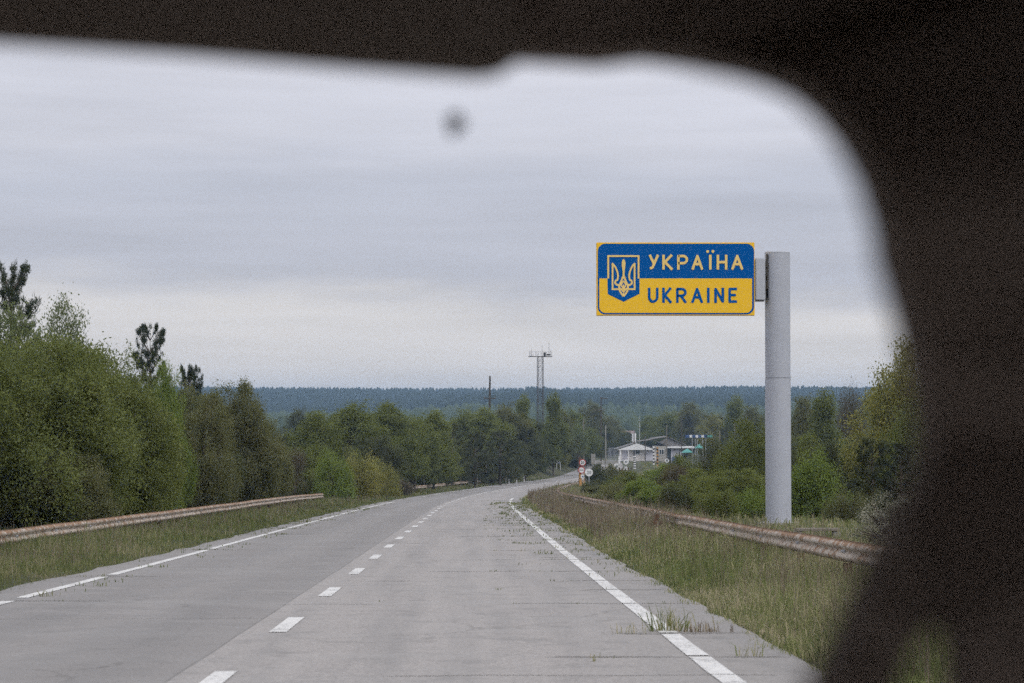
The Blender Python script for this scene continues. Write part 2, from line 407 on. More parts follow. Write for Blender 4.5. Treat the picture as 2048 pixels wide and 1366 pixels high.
# ------------------------------------------------------------------ terrain
ys = np.unique(np.concatenate([np.arange(-70, 60, 1.0), np.arange(60, 200, 2.0), np.arange(200, 620, 6.0), np.arange(620, 1500, 25.0), np.arange(1500, 3300, 30.0), np.arange(3300, 4201, 100.0)]))
an = np.concatenate([np.arange(0, 14, .5), np.arange(14, 40, 2.0), np.arange(40, 160, 8.0), np.arange(160, 500, 22), np.arange(500, 1801, 65)])
av = np.unique(np.concatenate([-an, an]))
YY, AA = np.meshgrid(ys, av, indexing='ij'); XX = CX(YY) + AA; ZZ = ground(XX, YY)
nv = len(av)
idx = np.arange(len(ys) * nv).reshape(len(ys), nv)
fs = np.stack([idx[:-1, :-1], idx[:-1, 1:], idx[1:, 1:], idx[1:, :-1]], -1).reshape(-1, 4)
me = mesh_np('ground', np.stack([XX, YY, ZZ], -1).reshape(-1, 3), fs, M['soil'], 4, True)
g = link(bpy.data.objects.new('ground', me)); tag(g, kind='structure')

# ------------------------------------------------------------------ road with painted marks as its parts
def strip_mesh(name, a0, a1, y0, y1, dz, mat, step=2.0, ragged=0.0, na=1):
    yy = np.arange(y0, y1 + 1e-6, step) if y1 - y0 > step else np.array([y0, y1])
    if yy[-1] < y1 - 1e-6: yy = np.append(yy, y1)
    us = np.linspace(a0, a1, na + 1); V = []; UV = []
    for y in yy:
        h = heading(y); cxy = float(CX(y)); zz = float(RZ(y))
        for k, a in enumerate(us):
            aa = a
            if ragged and k in (0, na): aa = a + (float(vnoise(y, a * 3, 1.1, 4)) - .5) * ragged
            V.append((cxy + aa * math.cos(h), y - aa * math.sin(h), zz + dz)); UV.append((aa, y))
    m = na + 1; n = len(yy)
    fs = np.array([(j * m + i, j * m + i + 1, (j + 1) * m + i + 1, (j + 1) * m + i) for j in range(n - 1) for i in range(na)])
    me = mesh_np(name, np.array(V), fs, mat, 4)
    lay = me.uv_layers.new(name='UVMap')
    li = np.empty(len(me.loops), np.int32); me.loops.foreach_get('vertex_index', li)
    lay.data.foreach_set('uv', np.array(UV, np.float32)[li].ravel())
    return me
road = link(bpy.data.objects.new('road', strip_mesh('road', -4.42, 4.55, -70, 505, 0.0, M['asphalt'], 1.0, .22, 8))); tag(road, kind='structure')
PER = F * CAMZ * 1.06 / 1000.0
def dist_of(py): return F * CAMZ / (py - 966.0)      # on the straight near slope
k = 0
y = dist_of(1366) - 5.6
first = dist_of(1264) - 2 * PER
while y < 250:
    y = first + k * PER; k += 1
    if y < 8: continue
    if y > 175: break
    link(bpy.data.objects.new('centre_dash', strip_mesh('centre_dash', -.085, .085, y, y + 2.1, .006, M['paint'], .7)), road)
link(bpy.data.objects.new('centre_line', strip_mesh('centre_line', -.07, .07, 176, 300, .006, M['paint'], 2.0)), road)
# edge lines, broken where weeds and joints cross them
JR = [dist_of(p) for p in (1315, 1268, 1208)] 
joints = [12.3, JR[0], JR[1], JR[2]] 
q = JR[2]
while q < 135:
    q += random.choice((2.4, 3.1, 4.7)); joints.append(q)
ed = [-20.0] + joints + [150.0]
for a_, b_ in zip(ed[:-1], ed[1:]):
    g0 = .03 + random.random() * .1; 
    link(bpy.data.objects.new('edge_line', strip_mesh('edge_line', 3.66, 3.84, a_ + g0, b_ - g0 * .5, .006, M['paint'], 1.0, .015)), road)
jl = [-20]; q = 12
while q < 250: jl.append(q); q += random.choice((5.8, 6.0, 6.2, 11.8))
for a_, b_ in zip(jl[:-1], jl[1:]):
    g0 = .15 + random.random() * .6
    if a_ > 60 and random.random() < .3: b_ -= random.uniform(.8, 2.5)
    if a_ > 105 and random.random() < .6: continue
    link(bpy.data.objects.new('edge_line', strip_mesh('edge_line', -3.84, -3.68, a_ + g0, b_, .006, M['paint'], 1.0, .02)), road)

# transverse cracks: thin dark strips that wander across the slabs
V, Fq = [], []
crk = []
def crack(y0, a0, a1, w):
    n = max(3, int(abs(a1 - a0) / .12)); b = len(V)
    ph = random.random() * 50
    for i in range(n + 1):
        a = a0 + (a1 - a0) * i / n
        yy = y0 + (float(vnoise(a + ph, y0, .8, 8)) - .5) * .22 + (float(vnoise(a + ph, y0, .15, 3)) - .5) * .03
        h = heading(yy); ww = w * (.35 + float(vnoise(a, ph, .3, 2)) * 1.1) * (0.2 if i in (0, n) else 1)
        for s_ in (-1, 1):
            y2 = yy + s_ * ww / 2
            V.append((float(CX(y2)) + a * math.cos(h), y2 - a * math.sin(h), float(RZ(y2)) + .004 + (.004 if 3.5 < a < 3.95 or abs(a) < .1 or a < -3.6 else 0)))
    for i in range(n): Fq.append((b + 2 * i, b + 2 * i + 1, b + 2 * i + 3, b + 2 * i + 2))
for j in joints:
    if j < 13: continue
    near = max(.4, min(1.0, 30.0 / j))
    crack(j, random.uniform(2.0, 3.4), 4.5, .016 + .0006 * j); crk.append((j, 2.2, 4.5))
    if random.random() < .8: a = random.uniform(-.5, 1.5); crack(j + random.uniform(-.02, .02), a, a + random.uniform(.8, 2), .018 + .0004 * j)
    if random.random() < .6 and j > 25: crack(j + random.uniform(.7, 1.8), random.uniform(2.2, 3.2), random.uniform(3.6, 4.4), .03 + .0006 * j)
for j in jl[1:]:
    a = random.uniform(-3.5, -2.2); crack(j, -4.4, a, .02 + .0005 * j); crk.append((j, -4.4, -3.2))
crack(21.2, -3.9, -.2, .007); crack(14.9, 1.2, 4.2, .014)
crack_mat = plain('crack_dirt', (.045, .04, .03), .3, 20, .95)
ce = link(bpy.data.objects.new('road_cracks', mesh_np('road_cracks', np.array(V), np.array(Fq), crack_mat, 4)))
tag(ce, 'thin dark cracks running across the worn asphalt road', 'cracks', kind='stuff')

# ------------------------------------------------------------------ grass and weeds (blades)
def blades(name, X, Y, H, Wd, mat, lean=.35, zoff=0.0, curl=1.0):
    n = len(X); Z = ground(X, Y) + zoff
    yaw = RNG.uniform(0, math.pi, n); ld = RNG.uniform(0, 2 * math.pi, n); la = np.abs(RNG.normal(0, lean, n)) + .05
    wx, wy = np.cos(yaw) * Wd / 2, np.sin(yaw) * Wd / 2 * .4
    tx, ty = np.cos(ld) * la * H, np.sin(ld) * la * H
    P = np.zeros((n, 5, 3))
    P[:, 0] = np.stack([X - wx, Y - wy, Z - .03], -1); P[:, 1] = np.stack([X + wx, Y + wy, Z - .03], -1)
    mx_, my_ = X + tx * .35, Y + ty * .35; mz = Z + H * .58
    P[:, 2] = np.stack([mx_ - wx * .8, my_ - wy * .8, mz], -1); P[:, 3] = np.stack([mx_ + wx * .8, my_ + wy * .8, mz], -1)
    P[:, 4] = np.stack([X + tx * curl, Y + ty * curl, Z + H * (1 - la * .35)], -1)
    b = (np.arange(n) * 5)[:, None]
    T = np.concatenate([b + [0, 1, 3], b + [0, 3, 2], b + [2, 3, 4]], 0)
    return mesh_np(name, P.reshape(-1, 3), T, mat, 3)
def scatter(n, a0, a1, y0, y1, pw=1.6):
    """more blades close to the camera: density ~ 1/d^pw"""
    u = RNG.random(n); e = 1 - pw
    Y = (y0 ** e + u * (y1 ** e - y0 ** e)) ** (1 / e)
    A = RNG.uniform(a0, a1, n); return CX(Y) + A, Y, A
def verge(name, n, a0, a1, y0, y1, hm, mat, label, cat, thin=0.0, lean=.35, edge=None, pw=1.6, wk=1.0):
    X, Y, A = scatter(n, a0, a1, y0, y1, pw)
    patch = vnoise(X, Y, 1.3, 12) * .6 + vnoise(X, Y, .35, 13) * .4
    keep = patch > thin
    H = hm * (.3 + 1.2 * patch * vnoise(X, Y, 3.1, 44) ** .5) * RNG.uniform(.4, 1.35, n)
    if edge is not None:
        e = np.clip(np.abs(A) - abs(edge), 0, .9) / .9
        H *= .28 + .72 * e
        keep &= (np.abs(A) > abs(edge) + (vnoise(X, Y, .5, 21) - .55) * .55)
    H = H * (1 + .35 * np.exp(-((np.abs(A) - 7.0) / 1.1) ** 2))
    Wd = np.maximum(.008, .00030 * Y) * RNG.uniform(.7, 1.4, n) * wk
    me = blades(name, X[keep], Y[keep], H[keep], Wd[keep], mat, lean)
    o = link(bpy.data.objects.new(name, me)); return tag(o, label, cat, kind='stuff')
verge('tall_grass', 120000, 4.35, 9.5, 12, 330, .42, M['grass'], 'tall green and straw grass between the road and the right guardrail', 'grass', edge=4.5, lean=.62)
verge('dead_stalks', 11000, 4.9, 7.4, 48, 170, .62, M['dry'], 'pinkish brown dead stalks massed in the verge toward the bend', 'weeds', thin=.25, lean=.3, wk=.8)
verge('dry_weeds', 9000, 4.9, 9.0, 13, 300, .75, M['dry'], 'brown dry weed stalks standing in the grass beside the right guardrail', 'weeds', thin=.42, lean=.16, wk=.6)
verge('verge_grass', 90000, -9.5, -4.25, 14, 330, .30, M['grass_left'], 'short green grass between the road and the left guardrail', 'grass', edge=4.4, lean=.5)
verge('dry_grass', 7000, -9.0, -5.0, 30, 330, .5, M['dry'], 'brown dry stalks in the grass beside the left guardrail', 'weeds', thin=.45, lean=.18, wk=.6)
verge('undergrowth', 50000, 8.8, 24, 14, 480, .33, M['grass'], 'rough grass and weeds on the bank behind the right guardrail', 'undergrowth', lean=.4, pw=1.3, wk=1.6)
verge('bank_grass', 40000, -24, -8.8, 30, 480, .5, M['grass_left'], 'rough grass on the bank behind the left guardrail', 'undergrowth', lean=.4, pw=1.3, wk=1.6)
# weeds rooted in the joints of the pavement
wx_, wy_, wh_, ww_ = [], [], [], []
for j, a0, a1 in crk:
    for _ in range(int(2 + random.random() ** 2 * 12)):
        c = random.uniform(a0, a1); hh = random.uniform(.015, .06)
        for _ in range(random.randint(2, 7)):
            a = c + random.gauss(0, .05); y = j + random.gauss(0, .02)
            wx_.append(float(CX(y)) + a); wy_.append(y); wh_.append(hh * random.uniform(.6, 1.2)); ww_.append(max(.008, .00035 * j))
for _ in range(170):
    j = 30 + 95 * random.random() ** .8; c = random.choice((random.uniform(2.6, 4.5), random.uniform(3.7, 4.5), random.uniform(3.0, 4.5)))
    for _ in range(random.randint(3, 11)):
        a = c + random.gauss(0, .12); y = j + random.gauss(0, .05)
        wx_.append(float(CX(y)) + a); wy_.append(y); wh_.append(random.uniform(.02, .10)); ww_.append(max(.012, .00045 * j))
for _ in range(70):
    j = 25 + 80 * random.random(); c = -random.uniform(3.3, 4.4)
    for _ in range(random.randint(3, 9)):
        a = c + random.gauss(0, .12); y = j + random.gauss(0, .05)
        wx_.append(float(CX(y)) + a); wy_.append(y); wh_.append(random.uniform(.02, .08)); ww_.append(max(.012, .00045 * j))
o = link(bpy.data.objects.new('crack_weeds', blades('crack_weeds', np.array(wx_), np.array(wy_), np.array(wh_), np.array(ww_), M['grass_left'], .8, .04)))
tag(o, 'small green weeds growing along the road cracks', 'weeds', kind='stuff')
def tuft(px, py, n, h, spread, label, mat='grass', name='grass_tuft', grp=None):
    d = dist_of(py); p = W(px, py, d); X = p.x + RNG.normal(0, spread, n); Y = d + RNG.normal(0, spread * .18, n)
    H = h * RNG.uniform(.35, 1.1, n)
    me = blades(name, X, Y, H, np.full(n, .011), M[mat], .75, .04, 1.3)
    o = link(bpy.data.objects.new(name, me)); tag(o, label, 'grass tuft', grp); return o
tuft(1345, 1262, 80, .30, .12, 'big tuft of green and straw grass growing over the right white edge line')
tuft(1400, 1264, 60, .13, .16, 'low straw coloured tuft between the white edge line and the verge', 'dry')
tuft(1262, 1266, 16, .15, .09, 'sparse arching grass blades in the joint just left of the edge line')
tuft(1500, 1312, 14, .16, .05, 'upright tuft in the nearest shoulder joint outside the edge line')
tuft(1188, 1322, 5, .09, .02, 'tiny two bladed sprout alone in the right lane')
tuft(195, 1172, 16, .1, .08, 'small green weed on the left edge line')
tuft(92, 1192, 16, .13, .1, 'green weed breaking the left edge line nearest the camera', 'grass_left')
tuft(762, 1203, 4, .03, .03, 'tiny dark sprout beside the centre dashes in the right lane', 'grass_left')

# ------------------------------------------------------------------ guardrails
prof = [(0, 0), (.045, .035), (.08, .075), (.05, .115), (.0, .155), (.05, .195), (.08, .235), (.045, .275), (0, .31)]
def beam_mesh(L):
    n = len(prof); V = []; nx = 7
    for i in range(nx):
        x = L * i / (nx - 1)
        for o_, z in prof: V.append((x, -o_, z))
        for o_, z in prof: V.append((x, -o_ + .006, z))
    m = 2 * n; fs = []
    for i in range(nx - 1):
        for k in range(n - 1):
            fs.append((i * m + k, i * m + k + 1, (i + 1) * m + k + 1, (i + 1) * m + k))
            fs.append((i * m + n + k, (i + 1) * m + n + k, (i + 1) * m + n + k + 1, i * m + n + k + 1))
        for k in (0, n - 1): fs.append((i * m + k, (i + 1) * m + k, (i + 1) * m + n + k, i * m + n + k))
    me = bpy.data.meshes.new('rail_beam'); me.from_pydata(V, [], fs); me.materials.append(M['rust'])
    me.polygons.foreach_set('use_smooth', np.ones(len(me.polygons), bool))
    return me
BL = 4.0; BEAM = beam_mesh(BL + .25); 
POST = MB().box(0, .07, -.14, .06, .12, .76).mesh('post', M['rust_dark'])
BOLT = MB().tube((0, -.02, .155), (0, -.07, .155), .03, .02, 8).mesh('bolt', M['galv'])
def guardrail(side, off, y0, y1, top, label, bend=None, jitter=.010, skip_last_post=False):
    yy = y0; root = empty('guardrail', (float(CX(y0)) + off, y0, float(RZ(y0))), 0, label, 'guardrail')
    def pt(y):
        h = heading(y); return Vector((float(CX(y)) + off * math.cos(h), y - off * math.sin(h), float(RZ(y)) + (top(y) if callable(top) else top) - .31))
    i = 0; P = pt(yy); base = root.location.copy()
    while yy < y1:
        y2 = yy + BL * math.cos(heading(yy)); Q = pt(y2)
        Q.z += random.uniform(-jitter, jitter); Q.x += random.uniform(-jitter, jitter)
        if bend and i == bend: Q.z -= .05; Q.x += .08
        d = (Q - P); yaw = math.atan2(d.y, d.x); pit = -math.asin(d.z / d.length)
        if side > 0:   # outer face of the beam looks back at the road (-x)
            rot = Euler((0, pit, yaw)); 
            b = inst('rail_beam', BEAM, root, P - base, rot, (d.length / BL, -1, 1))
        else:
            b = inst('rail_beam', BEAM, root, P - base, Euler((0, pit, yaw)), (d.length / BL, 1, 1))
        if i % 1 == 0 :
            inst('post', POST, root, P - base + Vector((.07 * side, 0, -.25)), (0, 0, yaw))
        inst('bolt', BOLT, b, (.06, 0, 0)); 
        P = Q; yy = y2; i += 1
    return root
guardrail(1, 7.15, 12.0, 330, .62, 'long rusty white guardrail curving along the right verge of the road', bend=9)
guardrail(-1, -7.75, 22.0, 120, lambda y: float(np.interp(y, (40, 105), (.46, .62))), 'rusty guardrail in front of the left bushes, nearer of the two left ones')
guardrail(-1, -7.6, 168.0, 300, .6, 'farther rusty guardrail below the dark trees left of the bend')
# broken joint of the right rail: twisted bracket
p = W(1312, 1040, 49.5)
mb = MB(); mb.box(0, 0, .02, .10, .05, .26, Matrix.Rotation(.35, 4, 'Y')); mb.box(.12, -.04, -.08, .05, .06, .34, Matrix.Rotation(.75, 4, 'Y')); gr = [o_ for o_ in bpy.data.objects if o_.name == 'guardrail'][0]; mb.obj('broken_bracket', M['rust_dark'], gr, p - gr.location)

# ------------------------------------------------------------------ plants: prototypes
def leaf_cards(C, S, elong, up, rng, droop=0.0):
    """C (n,3) centres, S (n,) sizes -> diamond leaves"""
    n = len(C)
    d = rng.normal(size=(n, 3)); d[:, 2] += up; d /= np.linalg.norm(d, axis=1)[:, None]
    r = rng.normal(size=(n, 3)); r -= (r * d).sum(1)[:, None] * d; r /= np.linalg.norm(r, axis=1)[:, None]
    L = d * S[:, None] * elong / 2; Rr = r * S[:, None] / 2
    V = np.stack([C - L, C + Rr, C + L, C - Rr], 1).reshape(-1, 3)
    Fc = np.arange(n * 4).reshape(n, 4)
    return V, Fc
def crown_proto(name, seed, H, R, base, n_clump, per, size, shape='round', mat='willow', sig=.30, up=.6, plume=.0, elong=1.9, inner=.5):
    rng = np.random.default_rng(seed)
    # lobes make the outline uneven
    nl = 15; lobes = []
    for i in range(nl):
        t = rng.random(); z = base + (H - base) * (.12 + .8 * t); ang = rng.uniform(0, 2 * math.pi)
        if shape == 'cone': rr = R * (1 - t) * .75
        elif shape == 'bush': rr = R * math.sqrt(max(0, 1 - t ** 3)) * .66
        else: rr = R * math.sqrt(max(0, 1 - (2 * t - .8) ** 2 * .75)) * .66
        lobes.append((np.array([math.cos(ang) * rr, math.sin(ang) * rr, min(z, H - R * .25)]), R * rng.uniform(.26, .50)))
    lobes.append((np.array([.1, 0, H - R * .36]), R * .36)); lobes.append((np.array([rng.normal() * .2, rng.normal() * .2, base + (H - base) * .45]), R * .6))
    if shape == 'bush':
        for i in range(5):
            ang = rng.uniform(0, 2 * math.pi); lobes.append((np.array([math.cos(ang) * R * .6, math.sin(ang) * R * .6, base + .25 * (H - base)]), R * .42))
    Cs = []
    wts = np.array([l[1] ** 2 for l in lobes]); wts /= wts.sum()
    for k in rng.choice(len(lobes), n_clump, p=wts):
        c, r = lobes[k]; d = rng.normal(size=3); d /= np.linalg.norm(d); d[2] *= .9
        p = c + d * r * (1 - inner * rng.random() ** 1.7)
        if p[2] < base * .7: p[2] = base * .7 + abs(rng.normal()) * .3
        p[2] = min(p[2], H * 1.02)
        Cs.append(p)
    if plume > 0:
        for _ in range(int(n_clump * plume)):
            c, r = lobes[rng.integers(len(lobes))]; a = rng.uniform(0, 2 * math.pi)
            q = c + np.array([math.cos(a) * r * .6 * rng.random(), math.sin(a) * r * .6 * rng.random(), r * rng.uniform(.9, 1.35)]); Cs.append(q)
    Cs = np.array(Cs); m = len(Cs)
    sg = np.stack([np.full(m, sig), np.full(m, sig), np.full(m, sig * (1.5 if up > .8 else 1.0))], 1)
    P = (Cs[:, None, :] + rng.normal(size=(m, per, 3)) * sg[:, None, :]).reshape(-1, 3)
    P[:, 2] = np.maximum(P[:, 2], .03)
    S = size * rng.uniform(.6, 1.35, len(P))
    V, Fc = leaf_cards(P, S, elong, up, rng)
    crown = mesh_np(name, V, Fc, M[mat], 4)
    mb = MB()
    if shape == 'bush':
        for i in range(7):
            a = rng.uniform(0, 6.28); c = Cs[rng.integers(m)]
            mb.path([(math.cos(a) * .15, math.sin(a) * .15, -.3), tuple(c * .5 + np.array([0, 0, .2])), tuple(c)], [.05, .035, .01], 5)
    else:
        mb.path([(0, 0, -.5), (.05, .02, H * .3), (-.05, .05, H * .62), (0, 0, H * .93)], [.030 * H * .55, .022 * H * .55, .012 * H * .55, .01], 7)
    for i in range(70):
        c = Cs[rng.integers(m)]; z0 = max(.4, c[2] * rng.uniform(.35, .75)); k = c.copy(); k[2] = z0
        s0 = np.array([0, 0, z0 - .1]) if shape != 'bush' else c * .25
        mid = (s0 + c) / 2 + np.array([0, 0, .15])
        mb.path([tuple(s0), tuple(mid), tuple(c)], [.05, .03, .010], 4)
    trunk = mb.mesh('trunk' if shape != 'bush' else 'stem', M['bark'], True)
    return dict(crown=crown, trunk=trunk, H=H, R=R, bush=shape == 'bush')
PR = {}
PR['willow0'] = crown_proto('crown', 1, 7, 3.3, .4, 620, 118, .052, 'bush', 'willow', .195, 1.3, .16, elong=2.3)
PR['willow1'] = crown_proto('crown', 2, 7, 3.2, .3, 620, 118, .052, 'bush', 'willow', .18, 1.3, .22, elong=2.3)
PR['tree0'] = crown_proto('crown', 3, 9, 3.4, .8, 520, 84, .085, 'round', 'willow', .26, .6, .08)
PR['tree1'] = crown_proto('crown', 4, 9, 3.2, .6, 520, 84, .085, 'round', 'willow', .28, .6, .10)
PR['sparse0'] = crown_proto('crown', 5, 9, 2.6, 2.0, 170, 60, .075, 'round', 'pale', .30, .8, .3, inner=.8)
PR['bush0'] = crown_proto('crown', 6, 3.2, 2.1, .1, 260, 75, .06, 'bush', 'fresh', .20, 1.2, .2)
PR['bush1'] = crown_proto('crown', 7, 3.2, 2.2, .1, 260, 75, .06, 'bush', 'fresh', .22, 1.2, .1)
PR['cone0'] = crown_proto('crown', 8, 10, 2.8, .6, 420, 80, .095, 'cone', 'willow', .28, .7, .05)
PR['twig0'] = crown_proto('crown', 9, 8, 2.6, 1.0, 180, 55, .05, 'round', 'bare', .35, 1.5, .3, elong=4.0, inner=.9)
PR['umbel0'] = crown_proto('crown', 10, 1.9, 1.1, .3, 130, 60, .025, 'bush', 'umbel', .09, .3, .3, elong=1.2)

def pine_proto(seed, H=9.0, R=2.1, base=.3, tufts=520, mat='needle'):
    rng = np.random.default_rng(seed); Cs = []; mb = MB()
    mb.path([(0, 0, -.5), (.04, 0, H * .4), (-.03, .03, H * .75), (0, 0, H)], [.16, .12, .06, .012], 7)
    z = base * H
    while z < H * .97:
        t = (z / H - base) / (1 - base); rr = R * (1 - t) ** .6 * rng.uniform(.6, 1.15) + .15
        for _ in range(rng.integers(4, 7)):
            a = rng.uniform(0, 6.28); e = np.array([math.cos(a) * rr, math.sin(a) * rr, z + rr * (.35 + .75 * t)])
            s0 = np.array([0, 0, z]); md = (s0 + e) / 2 + np.array([0, 0, -.05 * rr])
            mb.path([tuple(s0), tuple(md), tuple(e)], [.03, .02, .008], 4)
            k = max(3, int(rr * 6))
            for i in range(k):
                f = rng.uniform(.3, 1.0) ** .7; q = s0 + (e - s0) * f + rng.normal(size=3) * np.array([.10, .10, .06]) * (rr * .6 + .25)
                Cs.append((q, f))
            Cs.append((e, 1.0))
        z += H * .056 * rng.uniform(.8, 1.25)
    Cs.append((np.array([0, 0, H]), 1)); C0 = np.array([c[0] for c in Cs]); m = len(C0); per = 42
    d = rng.normal(size=(m, per, 3)); d[:, :, 2] += .7; d /= np.linalg.norm(d, axis=2)[:, :, None]
    L = .17 * rng.uniform(.7, 1.2, (m, per, 1)); root = C0[:, None, :] + rng.normal(size=(m, per, 3)) * np.array([.05, .05, .07])
    side = np.cross(d, rng.normal(size=(m, per, 3))); side /= np.linalg.norm(side, axis=2)[:, :, None]; w = .017
    V = np.stack([root - side * w, root + side * w, root + d * L], 2).reshape(-1, 3)
    crown = mesh_np('crown', V, np.arange(m * per * 3).reshape(-1, 3), M[mat], 3)
    return dict(crown=crown, trunk=mb.mesh('trunk', M['bark'], True), H=H, R=R, bush=False)
PR['pine0'] = pine_proto(21); PR['pine1'] = pine_proto(22, 9, 2.4, .15); PR['pine2'] = pine_proto(23, 7, 2.5, .08)

WIDEN = 1.4
def plant(kind, px, d, topy, wpx, mat, name, label, cat, group=None, sink=0.0, rz=None, lean=0.0):
    pr = PR[kind]
    if kind[:4] in ('will', 'tree'): wpx = wpx * WIDEN
    elif kind[:4] == 'cone': wpx = wpx * 1.2
    x = (px - 1024) * d / F; gz = float(ground(x, d)) - sink; top = CAMZ + (815 - topy) * d / F
    h = max(1.0, top - gz); w = wpx * d / F
    if kind[:4] in ('will', 'tree', 'cone'): h *= .94 if d < 130 else .975
    sz = h / pr['H']; sx = w / (2 * pr['R'])
    root = empty(name, (x, d, gz), random.uniform(0, 6.28) if rz is None else rz, label, cat, group)
    root.rotation_euler.x = lean
    a = inst('foliage' if pr['bush'] else 'crown', pr['crown'], root, scale=(sx, sx, sz))
    a.material_slots[0].link = 'OBJECT'; a.material_slots[0].material = M[mat]
    b = inst('stem' if pr['bush'] else 'trunk', pr['trunk'], root, scale=(sx, sx, sz))
    return root
